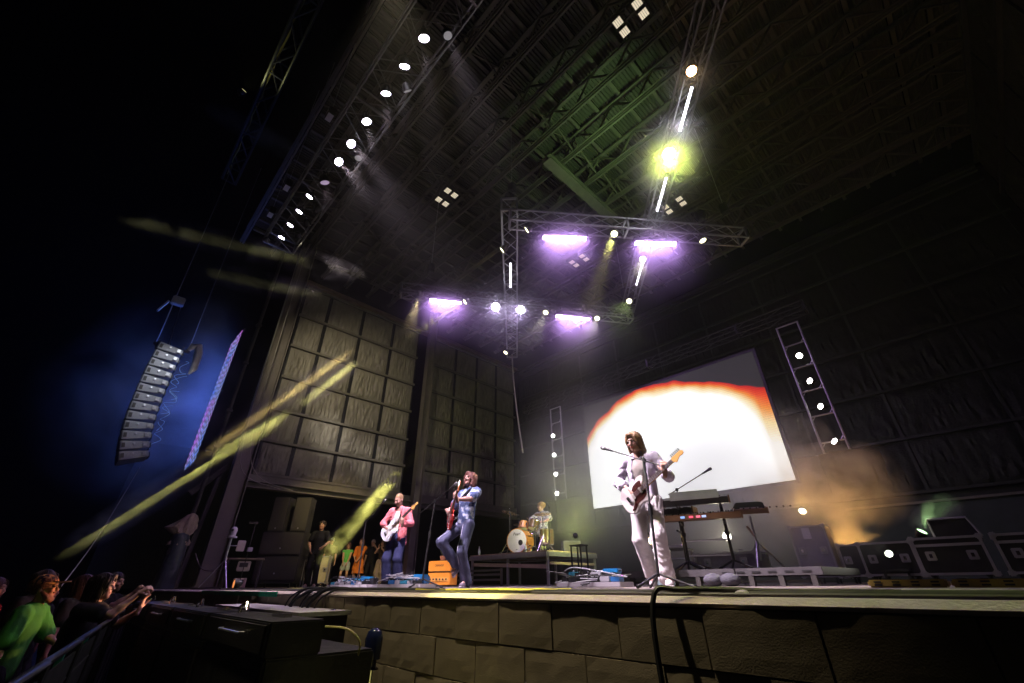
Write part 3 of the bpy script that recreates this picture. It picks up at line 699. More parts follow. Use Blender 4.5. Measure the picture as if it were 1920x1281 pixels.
ft = truss('roof_truss', 'yellowish lattice truss high at the upper left above the speaker array', (-17.2,-0.28,15.6), (-5.5,-0.28,15.6), 0.5, 0.8, truss_k, 0.9, cr=0.05, br=0.03)
m = MB()
for i in range(24):
    pass
clm = mat('yellow_canvas', (0.45,0.38,0.12), 0.8, var=0.4, bump=0.3)
ys_ = [(0.2+i*0.45, -0.2+0.03*math.sin(i*2.1), -0.05+0.12*math.sin(i*1.3)) for i in range(25)]
vs = []; fs = []
for i, p in enumerate(ys_): vs += [(p[0], p[1], p[2]+0.18), (p[0], p[1]+0.04, p[2]-0.18-0.05*math.sin(i))]
for i in range(len(ys_)-1): fs.append((2*i, 2*i+1, 2*i+3, 2*i+2))
m.add(vs, fs); cl_ = m.build('canvas_wrap', clm, ft)
sm_ = cl_.modifiers.new('thick', 'SOLIDIFY'); sm_.thickness = 0.02
# suspension cables and chain hoists
def cable(name, label, pts, r, m_, cat='cable', group=None):
    mb = MB(); mb.tube(spline(pts, 6) if len(pts) > 2 else pts, r, 6); o = mb.build(name, m_, smooth=True); return tag(o, label, cat, group)
wire = mat('steel_wire', (0.35,0.35,0.35), 0.4, 0.8)
for i, (x, y) in enumerate(((-5.3,5.2),(-1.75,9.9),(-10.7,10.4),(-5.8,11.2),(-0.6,5.3),(-9.4,5.5))):
    lab = ('above the near left corner of the truss square','above the right end of the nearest truss','above the lower end of the left truss','above the far right corner of the square','above the orange lamp','above the left end of the far truss')[i]
    t = thing('chain_hoist', 'black chain hoist with thin chain '+lab, 'hoist', (x, y, 8.75), 0, 'chain hoists of the truss square')
    m = MB(); m.box((0,0,0.18), (0.2,0.16,0.34)); m.build('motor', black, t, bevel=0.02); m = MB(); m.tube([(0,0,0.3),(0,0,3.8)], 0.008, 5); m.build('chain', wire, t); m = MB(); m.tube([(-.18,0,-.1),(0,0,.02),(.18,0,-.1)], 0.012, 5); m.build('sling', rubber, t)
cable('power_cable', 'loose pale cable dangling from the end of the left truss', [(-10.85,10.55,8.2),(-10.73,10.48,7.2),(-10.65,10.58,5.7),(-10.5,10.7,4.1)], 0.028, mat('grey_cable', (0.30,0.28,0.24), 0.6))
# ------------------------------------------------------------------ lamps
HOUS = {}
def lamp(name, label, loc, target, size, ecol, estr, power=0, lcol=(1,1,1), deg=30, blend=0.5, group=None, lens_r=None, yoke=True, radius=None, hm=None):
    loc = Vector(loc); M = aim(loc, Vector(target)-loc); t = thing(name, label, 'stage light', M=M, group=group); s = size; hm = hm or black
    m = MB(); m.lathe([(0.45*s,1.5*s),(0.62*s,1.35*s),(0.85*s,0.9*s),(0.95*s,0.4*s),(1.0*s,0.05*s),(1.0*s,-0.12*s),(0.90*s,-0.14*s),(0.88*s,0.0)], 20); m.build('housing', hm, t, smooth=True)
    lr = lens_r or 0.86*s
    m = MB(); m.lathe([(lr,-0.03*s),(lr*0.9,-0.07*s),(lr*0.6,-0.11*s),(0.01,-0.13*s)], 20); m.build('lens', emat('lens_%s' % '_'.join('%.2f' % c for c in (*ecol, estr)), ecol, estr), t, smooth=True)
    m = MB(); m.lathe([(lr*1.12,-0.02*s),(lr*1.10,-0.05*s),(lr*0.99,-0.055*s)],20); m.build('lens_rim', emat('halo_%s' % '_'.join('%.2f' % c for c in (*ecol, estr)), tuple(c**3 for c in ecol), min(2.5,estr*0.12)), t, smooth=True)  # glowing ring imitates a halo round the lens
    if yoke:
        m = MB(); pts = [(-1.15*s,0,0.5*s),(-1.2*s,0,1.2*s),(-1.0*s,0.2*s,1.9*s),(0,0.3*s,2.1*s),(1.0*s,0.2*s,1.9*s),(1.2*s,0,1.2*s),(1.15*s,0,0.5*s)]
        m.tube(pts, 0.07*s, 6); m.build('yoke', hm, t, smooth=True)
        m = MB(); m.box((0,0.3*s,2.3*s),(0.35*s,0.35*s,0.45*s)); m.build('clamp', hm, t, bevel=0.01)
    if power: spot(t, power, lcol, deg, blend, radius or lr*0.8, (0,0,-0.2*s))
    return t
WH = (0.93, 0.86, 1.0)
FL = [(-3.94,1.6),(-4.62,1.6),(-5.35,1.6),(-6.2,1.6),(-6.95,1.6),(-7.61,1.6),(-9.16,1.5),(-9.87,1.5),(-10.55,1.5),(-11.24,1.5)]
FT = [(-6.0,4.7,1.2),(-8.4,4.9,1.1),(-8.4,4.9,1.2),(-6.0,4.7,1.0),(-2.85,5.1,1.2),(-2.85,5.1,1.0),(-12.5,-1.0,-1.0),(-13.0,-0.8,-1.0),(-13.5,-0.6,-1.0),(-14.0,-0.4,-1.0)]
FW = [5800,6400,5000,4800,7600,7000,110,110,110,110]
ords = ['first (topmost)','second','third','fourth','fifth','sixth','seventh','eighth','ninth','tenth and lowest']
for i, ((x, y), tg, pw) in enumerate(zip(FL, FT, FW)):
    z = 9.0-0.06; toc = Vector((0,0,0.055)); tgv = Vector(tg)
    # the lens looks between its target and the lens axis of the row
    lamp('spotlight', '%s white spotlight from the top in the row on the stage-front truss' % ords[i], (x, y, z), tgv, 0.115 if i < 6 else 0.10, (0.90,0.84,1.0), 40, pw, (1.0,0.80,0.94) if i < 7 else (1.0,0.90,0.85), (17 if i < 6 else 22), 0.7, 'white spotlights on the stage-front truss')
# wide soft wash from the same truss; the first is added for the block wall
for i, x in enumerate((-3.4,-8.4)):
    lamp('wash_light', ('large wash light added at the top end of the stage-front truss to light the block wall','large wash light between the sixth and seventh white spotlights')[i], (x,(0.6,1.6)[i],8.9), ((-2.6,2.0,-0.4),(-9.4,6.0,0))[i], 0.13, (0.8,0.6,0.9), 0.4, (2400,400)[i], ((1.0,0.84,0.52),(1.0,0.72,0.85))[i], (30,60)[i], 0.8, 'wash lights on the stage-front truss')
for i, (x, y, tg, pw, dg, c_) in enumerate(((-9.5,1.85,(-17,6.3,5.3),2000,13,(1,.93,.8)),(-10.2,1.85,(-17,8.3,4.5),1600,12,(1,.93,.8)),(-10.9,1.85,(-17,6.5,7.4),1300,62,(1,.88,.6)),(-5.0,1.9,(-8.6,9.7,1.5),5200,12,(1,.85,.95)),(-3.6,1.9,(-2.85,4.7,.7),5200,24,(1,.82,.94)),(-7.2,1.9,(-6.6,3.0,0),3200,34,(1,.80,.88)))):  # extra dim-lens spots added to light wall, drummer, guitarist and deck
    lamp('spotlight', ('black spotlight on the upstage side of the stage-front truss, added to light the wall centre','black spotlight on the upstage side of the stage-front truss, added to light the wall low down','black spotlight on the upstage side of the stage-front truss, added to wash the whole wall','black spotlight on the upstage side of the stage-front truss, added to light the drummer','black spotlight on the upstage side of the stage-front truss, added to light the guitarist and deck at the right','black spotlight on the upstage side of the stage-front truss, added to wash the deck at the centre')[i], (x,y,8.95), tg, .10, (.8,.75,.8), .25, pw, c_, dg, 1.0)
# small plate fixtures hanging on the audience side of the front truss
for i, x in enumerate((-9.6,-10.9,-6.9)):
    t = thing('truss_hoist', ('boxy hoist motor with pale label on the stage-front truss, upper of the low pair','boxy hoist motor with pale label on the stage-front truss, lower of the low pair','boxy dim hoist motor beside the fifth white spotlight')[i], 'hoist', (x,1.0,9.35), 0, 'hoists on the stage-front truss')
    m = MB(); m.box((0,0,0),(0.3,0.16,0.22)); m.build('motor', black, t, bevel=0.02); m = MB(); m.box((0,-0.0,-0.118),(0.22,0.12,0.008)); m.build('label_plate', mat('pale_plate',(0.6,0.6,0.7),0.4), t); m = MB(); m.tube([(0,0,.1),(0,0,6.2)],0.008,5); m.build('chain', wire, t)
# purple light bars
def lightbar(label, a, b, power, c=(0.80,0.50,1.0), es=26, w=0.13, dirn=(0,0,-1), group='glowing light bars on the hanging trusses', lit=True, spread=R(175)):
    a, b = Vector(a), Vector(b); L = (b-a).length; M = frame((a+b)/2, b-a, z=tuple(-Vector(dirn)))
    t = thing('light_bar', label, 'light bar', M=M, group=group)
    m = MB(); m.box((0,0,0.06),(L+0.08,w+0.05,0.12)); m.build('housing', black, t, bevel=0.015)
    n = max(6, int(L/0.11)); em = emat('bar_cell_%.2f_%.2f_%.0f' % (c[0], c[1], es), c, es)
    for i in range(n):
        m = MB(); m.box((-L/2+(i+0.5)*L/n,0,-0.012),(L/n*0.86,w,0.02)); m.build('lens', em, t, bevel=0.006)
    for sx in (-1, 1):
        m = MB(); m.tube([(sx*L*0.35,0,0.1),(sx*L*0.35,0,0.34)],0.02,6); m.build('bracket', black, t)
    if lit: area(t, power, (c[0]*.75,c[1]*.62,c[2]) if c[1] < .7 else c, L, w, Matrix.Translation((0,0,-0.04)), spread)
    return t
lightbar('purple glowing light bar on the nearest truss, left of the pair', (-5.07,6.06,7.66), (-4.34,6.9,7.66), 75)
lightbar('purple glowing light bar on the nearest truss, right of the pair', (-3.57,7.94,7.66), (-2.86,8.76,7.66), 75)
lightbar('purple glowing light bar at the far left end of the far truss', (-9.25,5.49,7.62), (-8.72,6.3,7.62), 75)
lightbar('purple glowing light bar on the far truss near its right corner', (-7.17,8.99,7.62), (-6.55,9.97,7.62), 75)
for i, (a, b) in enumerate((((-0.77,5.53,8.1),(-1.37,6.22,8.1)), ((-2.11,7.05,8.1),(-2.78,7.82,8.1)), ((-3.94,9.14,8.1),(-4.77,10.09,8.1)))):
    lightbar(('slim white tube light above the yellow green flare','slim white tube light just below the yellow green flare','slim white tube light low on the truss near the far right corner')[i], a, b, 14, (0.92,0.88,1.0), (7,6,4)[i], 0.05, (-0.25,-0.35,-0.9), 'slim white tube lights', lit=i < 2)
lightbar('slim white tube light on the left upright truss', (-6.71,6.50,8.1), (-7.55,7.30,8.1), 10, (0.92,0.88,1.0), 5, 0.05, (0.5,-0.5,-0.7), 'slim white tube lights', lit=False)
# two blinding violet flares at the crossing
for i, (x, y, z) in enumerate(((-8.15,7.22,7.62),(-7.72,7.92,7.62))):
    lamp('blinder_light', ('blinding violet white flare left of the truss crossing','blinding violet white flare right of the truss crossing')[i], (x,y,z), (0.5*x,0.5*y-2,0), 0.15, (0.85,0.78,1.0), 60, 130, (0.66,0.45,1.0), 110, 0.9, 'pair of violet flares')
# small yellowish moving lamps on the trusses
YL = (0.95,1.0,0.55); WM = (1.0,0.94,0.70)
ML = [((-5.15,5.56),(-12.9,1.3,2.37),'small yellow lamp at the left end of the nearest truss'),
      ((-3.74,7.25),(-2.5,2.25,0),'small yellow lamp in the middle of the nearest truss, casting a beam down'),
      ((-2.31,9.10),(-0.6,9.5,0),'small warm lamp at the right end of the nearest truss, casting a beam right'),
      ((-6.10,5.61),(-11.73,2.52,3.20),'small yellow lamp on the left upright truss near its top'),
      ((-3.75,8.61),(-2.8,3.4,0),'small yellow lamp just under the nearest truss on the tube-light truss'),
      ((-5.08,10.04),(-4.0,3.0,0),'small yellow green lamp near the far right corner'),
      ((-6.35,10.11),(-5.0,4.0,0),'small yellow lamp right of the far purple bar'),
      ((-7.28,8.61),(-6.5,4.0,0),'small yellow lamp left of the far purple bar'),
      ((-8.60,6.35),(-13.0,0.5,1.2),'small yellow lamp right of the leftmost purple bar'),
      ((-9.27,5.15),(-16.5,7.0,1.2),'small yellow lamp left of the leftmost purple bar'),
      ((-10.14,9.52),(-12.07,4.84,0.56),'small yellow lamp at the lower end of the left upright truss')]
MP = {0:(1700,4,YL),1:(26000,6,(1.0,0.92,0.22)),2:(6000,5,WM),3:(1500,4,YL),4:(300,30,WM),5:(400,40,(0.75,1.0,0.35)),6:(300,30,WM),7:(300,30,WM),8:(500,14,(1.0,0.9,0.3)),9:(3000,34,(1.0,.78,.36)),10:(2000,5,(0.92,1.0,0.3))}
MP.update({0:(150000,1.4,(1.0,0.72,0.22)), 3:(150000,1.5,(1.0,0.92,0.28)), 8:(150000,1.9,(1.0,0.93,0.25)), 10:(80000,3.2,(1.0,0.95,0.20))})
SC4 = {4,5,6,7,9}
for i, ((x, y), tg, lab) in enumerate(ML):
    pw, dg, lc = MP[i]
    # facing the camera side a little so that the lens shows, as hung in the photograph
    lamp('moving_light', lab, (x, y, 7.62), tg, 0.10, (1.0,0.97,0.62), 5, pw, lc, dg, 0.5 if dg < 10 else 0.8, 'small yellow moving lamps on the trusses', hm=mat('lamp_olive',(0.10,0.10,0.07),0.45))
big = [(-1.70,6.25,7.75), (-0.63,5.05,7.78)]
lamp('moving_light', 'dazzling yellow green flare lamp on the tube-light truss', big[0], (-1.2,3.2,0.0), 0.15, (0.92,1.0,0.22), 70, 900, (0.80,1.0,0.12), 100, 0.9)
lamp('moving_light', 'bright orange white lamp high on the tube-light truss', big[1], (-0.4,2.6,0.0), 0.10, (1.0,0.72,0.36), 40, 60, (1.0,0.6,0.25), 90, 0.9)
lamp('moving_light', 'hidden lamp tilted upward, added to light the roof joists green', (-2.3,7.2,8.75), (-4.3,8.7,13.4), 0.13, (0.45,1.0,0.25), 3, 700, (0.55,1.0,0.36), 80, 0.9)  # extra lamp, put in to throw green light on the roof
lamp('moving_light', 'tall dark lamp standing on the right end of the nearest truss', (-2.2,9.2,8.55), (-2.0,9.4,13.0), 0.14, (0.8,0.8,0.5), 1.0, 0)
lamp('moving_light', 'dark lamp on the near left corner of the truss square', (-5.4,5.2,8.72), (-5.6,5.4,13.0), 0.13, (0.8,0.7,0.5), 0.5, 60, (1.0,0.85,0.6), 110, 0.9)
# ------------------------------------------------------------------ ladder trusses with lamps
def ladder(label, x0, x1, z0, z1, y, lamps, tgs, estr, pw, lcs, degs, tag_):
    t = thing('ladder_truss', label, 'truss', (x0, y, 0)); w = x1-x0
    for x in (0, w):
        m = MB(); m.tube([(x,0,z0),(x,0,z1)],0.026,8); m.build('rail', truss_m, t, smooth=True)
    n = 6; zz = [z1-0.01]+[z1-0.62-0.66*i for i in range(5)]
    for i, z in enumerate(zz):
        m = MB(); m.tube([(0,0,z),(w,0,z)],0.02,6); m.build('rung', truss_m, t, smooth=True)
        if 0 < i: 
            m = MB(); m.tube([(0,0,z-0.12),(0.10,0,z)],0.012,5); m.build('brace', truss_m, t); m = MB(); m.tube([(w,0,z+0.12),(w-0.10,0,z)],0.012,5); m.build('brace', truss_m, t)
    m = MB(); m.tube([(0,0,z1),(w/2,0,z1+0.42),(w,0,z1)],0.012,5); m.build('sling', rubber, t)
    for i, (x, z) in enumerate(lamps):
        lamp('spotlight', ('topmost','second','third','lowest')[i]+' white lamp in the '+tag_, (x, y-0.03, z), tgs[i], 0.085, (1.0,0.98,0.93), estr, pw[i], lcs[i], degs[i], 0.6, 'white lamps in the ladder trusses')
OL = (0.85,0.80,0.28)
ladder('aluminium ladder truss right of the video screen', -1.99, -1.48, 2.66, 6.16, 12.25, [(-1.72,5.18),(-1.71,4.45),(-1.70,3.76),(-1.70,2.89)], [(0.0,0.0,0.8),(-8.93,-1.15,5.97),(-8.99,0.37,5.59),(-8.95,-0.93,9.71)], 34, [40,60000,45000,80000], [(1,.97,.9),OL,OL,OL], [40,0.9,0.8,1.1], 'ladder truss right of the screen')
ladder('aluminium ladder truss left of the video screen behind the drummer', -10.41, -9.90, 2.64, 6.12, 12.25, [(-10.33,5.01),(-10.33,4.27),(-10.3,3.55),(-10.3,2.87)], [(0,0,0)]*4, 14, [0,25,0,25], [(1,1,.8)]*4, [60]*4, 'ladder truss behind the drummer')
# ------------------------------------------------------------------ video screen (6.0 m x 3.55 m)
scr = thing('video_screen', 'large video screen glowing white with a burning orange rim', 'screen', (-5.75, 12.25, 3.96))
sm, nt, b = nm('led_display'); N, L = nt.nodes, nt.links
tc = N.new('ShaderNodeTexCoord'); sp_ = N.new('ShaderNodeSeparateXYZ'); L.new(tc.outputs['Object'], sp_.inputs[0])
def mth(op, a, b_=None, c=None):
    n = N.new('ShaderNodeMath'); n.operation = op
    for i, q in enumerate((a, b_, c)):
        if q is None: continue
        if isinstance(q, (int, float)): n.inputs[i].default_value = q
        else: L.new(q, n.inputs[i])
    return n.outputs[0]
X_, Z_ = sp_.outputs[0], sp_.outputs[2]
ns = N.new('ShaderNodeTexNoise'); ns.inputs['Scale'].default_value = 1.1; ns.inputs['Detail'].default_value = 2; L.new(tc.outputs['Object'], ns.inputs['Vector'])
# blob edge height as a function of x: bulging dome, rising again at the right edge
xc = mth('ADD', X_, 0.6)
dome = mth('SUBTRACT', 1.78, mth('ADD', mth('MULTIPLY', mth('POWER', mth('MAXIMUM', mth('MULTIPLY', xc, -1.0), 0.0), 2.0), 0.20), mth('MULTIPLY', mth('POWER', mth('MAXIMUM', xc, 0.0), 2.0), 0.092)))
floorh = mth('ADD', mth('MULTIPLY', X_, 0.05), 0.42)
edge = mth('SMOOTH_MAX', dome, floorh, 0.25)
edge = mth('ADD', edge, mth('MULTIPLY', mth('SUBTRACT', ns.outputs[0], 0.5), 0.38))
d_ = mth('SUBTRACT', edge, Z_)
sx = mth('SUBTRACT', 1.0, mth('POWER', mth('DIVIDE', mth('ABSOLUTE', xc), 3.55), 5.0))
d2 = mth('MULTIPLY', d_, mth('MAXIMUM', mth('MINIMUM', sx, 1.0), 0.25))
cr = N.new('ShaderNodeValToRGB'); L.new(mth('MULTIPLY', d2, 1.0), cr.inputs[0]); el = cr.color_ramp.elements
el[0].position = 0.0; el[0].color = (0.030,0.034,0.020,1); el[1].position = 1.0; el[1].color = (1,1,1,1)
for p, c in ((0.015,(0.8,0.015,0.0,1)),(0.08,(1.0,0.09,0.004,1)),(0.15,(1.0,0.34,0.04,1)),(0.25,(1.0,0.78,0.40,1)),(0.40,(1.0,0.97,0.90,1))):
    e = el.new(p); e.color = c
cr2 = N.new('ShaderNodeValToRGB'); L.new(d2, cr2.inputs[0]); e2 = cr2.color_ramp.elements; e2[0].position = 0.0; e2[0].color = (.45,.45,.45,1); e2[1].position = 0.7; e2[1].color = (1,1,1,1); k_ = e2.new(0.10); k_.color = (0.55,.55,.55,1)
stripe = mth('ADD', 0.93, mth('MULTIPLY', mth('SINE', mth('MULTIPLY', Z_, 105.0)), 0.07))
L.new(cr.outputs[0], b.inputs['Emission Color']); L.new(mth('MULTIPLY', mth('MULTIPLY', cr2.outputs[0], 1.5), stripe), b.inputs['Emission Strength'])
b.inputs['Base Color'].default_value = (0.02,0.02,0.02,1); b.inputs['Roughness'].default_value = 0.6
m = MB(); m.box((0,0,0),(6.0,0.05,3.55)); m.build('display', sm, scr)
m = MB()
for x in (-3.04,3.04): m.box((x,0.03,0),(0.07,0.10,3.7))
for z in (-1.82,1.82): m.box((0,0.03,z),(6.0,0.10,0.07))
m.build('frame', black, scr)
for i in range(7):
    m = MB(); m.box((-2.7+i*0.9,0.10,0),(0.05,0.08,3.5)); m.build('back_rail', alu, scr)
# ------------------------------------------------------------------ side screen seen edge-on
ss = thing('video_screen', 'narrow blue and pink side screen seen almost edge-on by the speaker array', 'screen', (-18.75, 2.2, 6.4))
sm2, nt, b = nm('blue_led'); N, L = nt.nodes, nt.links
tc = N.new('ShaderNodeTexCoord'); sp2 = N.new('ShaderNodeSeparateXYZ'); L.new(tc.outputs['Object'], sp2.inputs[0])
ns = N.new('ShaderNodeTexNoise'); ns.inputs['Scale'].default_value = 0.9; ns.inputs['Detail'].default_value = 3; L.new(tc.outputs['Object'], ns.inputs['Vector'])
cr = N.new('ShaderNodeValToRGB'); L.new(ns.outputs[0], cr.inputs[0]); el = cr.color_ramp.elements
el[0].position = 0.36; el[0].color = (0.05,0.22,1,1); el[1].position = 0.66; el[1].color = (0.7,0.15,0.8,1); e = el.new(0.48); e.color = (0.35,0.45,1,1)
n_ = N.new('ShaderNodeTexChecker'); n_.inputs['Scale'].default_value = 9; L.new(tc.outputs['Object'], n_.inputs['Vector'])
L.new(cr.outputs[0], b.inputs['Emission Color']); L.new(mth('ADD', mth('MULTIPLY', n_.outputs[1], 0.9), 0.02), b.inputs['Emission Strength']); b.inputs['Base Color'].default_value = (.02,.02,.02,1)
sm2.cycles.emission_sampling = 'NONE'
for i in range(6):
    m = MB(); m.box((-0.75+i*0.3,0,0),(0.05,0.04,5.3)); m.build('led_strip', sm2, ss)
m = MB()
for z in (-2.7,0,2.7): m.box((0,0.06,z),(1.7,0.06,0.06))
m.build('frame', steel, ss)
area(ss, 330, (0.10,0.20,1.0), 1.7, 5.0, frame((0,-0.1,0),(1,0,0),z=(0,1,0)))
# ------------------------------------------------------------------ line array of 13 boxes
lam = mat('array_grey', (0.33,0.34,0.36), 0.5, 0.1, var=0.2, scale=8, bump=0.2)
PAx, PAy = -16.0, 0.28
arr_t = thing('array_frame', 'steel rigging frame on top of the hanging speaker array', 'rigging', (PAx, PAy, 6.70))
m = MB(); m.bar((0,-0.45,0),(0,0.50,0),0.08,0.10); m.bar((0.35,-0.35,-0.02),(-0.35,-0.35,-0.02),0.06,0.06); m.bar((0.35,0.30,-0.02),(-0.35,0.30,-0.02),0.06,0.06); m.build('beam', steel, arr_t)
m = MB(); m.tube([(0,0.45,0.05),(0,0.52,0.25),(0,0.66,0.30),(0,0.74,0.05),(0,0.78,-0.5),(0,0.70,-0.72)],[0.05,0.11,0.13,0.12,0.10,0.03],10); m.build('chain_bag', mat('pale_canvas',(0.55,0.53,0.47),0.8,bump=0.4), arr_t, smooth=True)
ang = -0.05; py, pz = 0.0, 6.50
ordn = ['first','second','third','fourth','fifth','sixth','seventh','eighth','ninth','tenth','eleventh','twelfth','thirteenth']
for i in range(13):
    hb = 0.262
    t = thing('line_array_speaker', '%s grey speaker box from the top of the hanging array' % ordn[i], 'speaker', (PAx, PAy+py, pz), 0, 'boxes of the hanging speaker array'); t.rotation_euler = (ang, 0, 0)
    poly = [(-0.36,-hb/2+0.005),(0.36,-hb/2+0.005),(0.36,hb/2-0.005),(-0.36,hb/2-0.005)]
    m = MB(); m.add([(-0.42,-0.30,-hb/2+.006),(0.42,-0.30,-hb/2+.006),(0.42,-0.30,hb/2-.006),(-0.42,-0.30,hb/2-.006),(-0.36,0.32,-hb/2+.05),(0.36,0.32,-hb/2+.05),(0.36,0.32,hb/2-.05),(-0.36,0.32,hb/2-.05)], [(0,1,2,3),(7,6,5,4),(0,4,5,1),(1,5,6,2),(2,6,7,3),(3,7,4,0)]); m.build('cabinet', lam, t, bevel=0.012)
    m = MB(); m.box((0,-0.315,0),(0.80,0.02,hb-0.03)); m.build('grille', black, t)
    m = MB(); m.box((0.40,0.22,0),(0.03,0.09,0.10)); m.build('rear_link', alu, t); m = MB(); m.box((0.42,-0.24,0),(0.03,0.07,0.12)); m.build('front_link', steel, t)
    m = MB(); m.lathe([(0.03,0),(0.03,0.012),(0.015,0.014)], 12, Matrix.Translation((0.405,-0.02,0.03)) @ Matrix.Rotation(R(84),4,'Y')); m.build('badge', alu, t)
    m = MB(); m.box((0,0.34,0),(0.5,0.05,0.12)); m.build('rear_panel', black, t)
    c, s_ = math.cos(ang), math.sin(ang); st = hb+0.012
    py += s_*st*1.0; pz -= c*st; ang += 0.018 if i < 7 else 0.045
random.seed(11)
for k in range(5):
    zt = 6.3-k*0.5; pts = [(PAx+0.2+random.uniform(-.1,.1), PAy+0.42+0.1*math.sin(j*2.1+k)+0.02*k+random.uniform(0,.15), zt-j*0.11+0.05*math.sin(j*1.7)) for j in range(8)]
    cable('speaker_cable', 'looped white cable tail behind the hanging array, %s from the top' % ordn[k], pts, 0.007, mat('white_cable',(0.4,0.6,0.62),0.5), group='cable tails of the hanging array')
cable('steel_rope', 'front steel rope holding up the speaker array', [(PAx,PAy-0.40,6.75),(PAx,PAy-0.44,8.4),(PAx+0.2,-0.38,15.4)], 0.014, wire, 'rope'); cable('steel_rope', 'rear steel rope holding up the speaker array', [(PAx,PAy+0.45,6.9),(PAx+0.1,PAy+0.35,10.5),(PAx+0.3,PAy+0.25,15.4)], 0.014, wire, 'rope')
cable('steel_rope', 'tie rope running from the array bottom down to the crowd barrier', [(PAx,PAy+0.5,3.0),(PAx+1.2,PAy+0.2,1.0),(PAx+2.2,0.10,-0.4)], 0.012, wire, 'rope')
t = thing('chain_hoist', 'grey chain hoist on the front rope above the speaker array', 'hoist', (PAx, PAy-0.42, 8.35))
m = MB(); m.box((0,0.08,0),(0.25,0.35,0.28)); m.build('motor', lam, t, bevel=0.03); m = MB(); m.bar((0,-0.15,-0.1),(0,-0.3,-0.55),0.12,0.05); m.build('hook_arm', lam, t); m = MB(); m.tube([(0,0.2,-.1),(0,0.35,-1.6)],0.01,5); m.build('chain', wire, t)
# hanging cables by the broad column
for i, (y0, y1) in enumerate(((2.95,3.35),(3.15,3.75))):
    cable('power_cable', ('long grey cable hanging beside the broad left column, outer one','long grey cable hanging beside the broad left column, inner one')[i], [(-15.9,y0,12.5),(-15.95,y0+0.05,8),(-15.9,y0+0.1,4.5),(-15.9,y1,3.2),(-15.9,y1+1.2,2.85)], 0.018, mat('grey_cable',(0.30,0.28,0.24),0.6))
t = thing('roof_edge_pole', 'tall thin rigging pole with clamps standing left of the broad column', 'pole', (-16.3, 2.45, 0))
m = MB(); m.tube([(0,0,0),(0,0,12.5)],0.06,8); m.build('pole', steel, t, smooth=True)
for z in (5.2,7.0,8.6,4.0):
    m = MB(); m.box((0,0,z),(0.18,0.18,0.12)); m.build('clamp', steel, t, bevel=0.02)

lamp('spotlight', 'dim white spotlight added at the lowest end of the stage-front truss to light the speaker array', (-11.75,1.2,8.95), (-16.0,.3,4.9), 0.09, (0.8,0.8,0.9), 2.0, 650, (0.85,0.9,1.0), 30, 0.9)  # extra lamp, put in only to light the array
# ------------------------------------------------------------------ stage gear
cab = mat('black_cabinet', (0.035,0.035,0.03), 0.7, var=0.3, bump=0.3, bscale=80)
gril = mat('speaker_grille', (0.075,0.07,0.05), 0.7, 0.1, var=0.35, scale=160, bump=0.4, bscale=300)
def speaker(label, loc, rz, w, d, hh, group, feet=True):
    t = thing('loudspeaker', label, 'speaker', loc, rz, group)
    m = MB(); m.box((0,0,hh/2),(w,d,hh)); m.build('cabinet', cab, t, bevel=0.015)
    m = MB(); m.box((0,-d/2-0.008,hh/2),(w-0.05,0.02,hh-0.06)); m.build('grille', gril, t, bevel=0.005)
    m = MB(); m.lathe([(0.022,0),(0.02,0.006)],12,Matrix.Translation((0,-d/2-0.019,0.10 if hh > .8 else hh*.3)) @ Matrix.Rotation(R(90),4,'X')); m.build('badge', alu, t)
    for sx in (-1,1):
        m = MB(); m.box((sx*(w/2+0.004),0,hh*0.6),(0.01,0.2,0.09)); m.build('handle', black, t)
    return t
PSR = R(52)     # the stack faces across the stage
u_ = Vector((math.cos(PSR), math.sin(PSR), 0))
pc = Vector((-15.25, 4.95, 0))
t = thing('dolly', 'low wheeled dolly under the stacked subwoofers', 'dolly', pc, PSR)
m = MB(); m.box((0,0,0.14),(1.15,0.8,0.05)); m.build('board', cab, t)
for sx in (-1,1):
    for sy in (-1,1):
        m = MB(); m.lathe([(0.055,-0.02),(0.06,0),(0.055,0.02)],12,Matrix.Translation((sx*0.45,sy*0.3,0.06)) @ Matrix.Rotation(R(90),4,'Y')); m.build('wheel', rubber, t, smooth=True)
speaker('lower wide subwoofer of the stack at the stage side', (pc.x,pc.y,0.168), PSR, 1.22, 0.8, 0.66, 'stack of loudspeakers at the stage side')
speaker('upper wide subwoofer of the stack at the stage side', (pc.x,pc.y,0.832), PSR, 1.22, 0.8, 0.66, 'stack of loudspeakers at the stage side')
for sx in (-1, 1):
    p = pc+u_*sx*0.32; speaker('tall narrow loudspeaker on top of the stack, %s one' % ('left' if sx < 0 else 'right'), (p.x,p.y,1.496), PSR+sx*0.05, 0.48, 0.55, 1.02, 'stack of loudspeakers at the stage side')
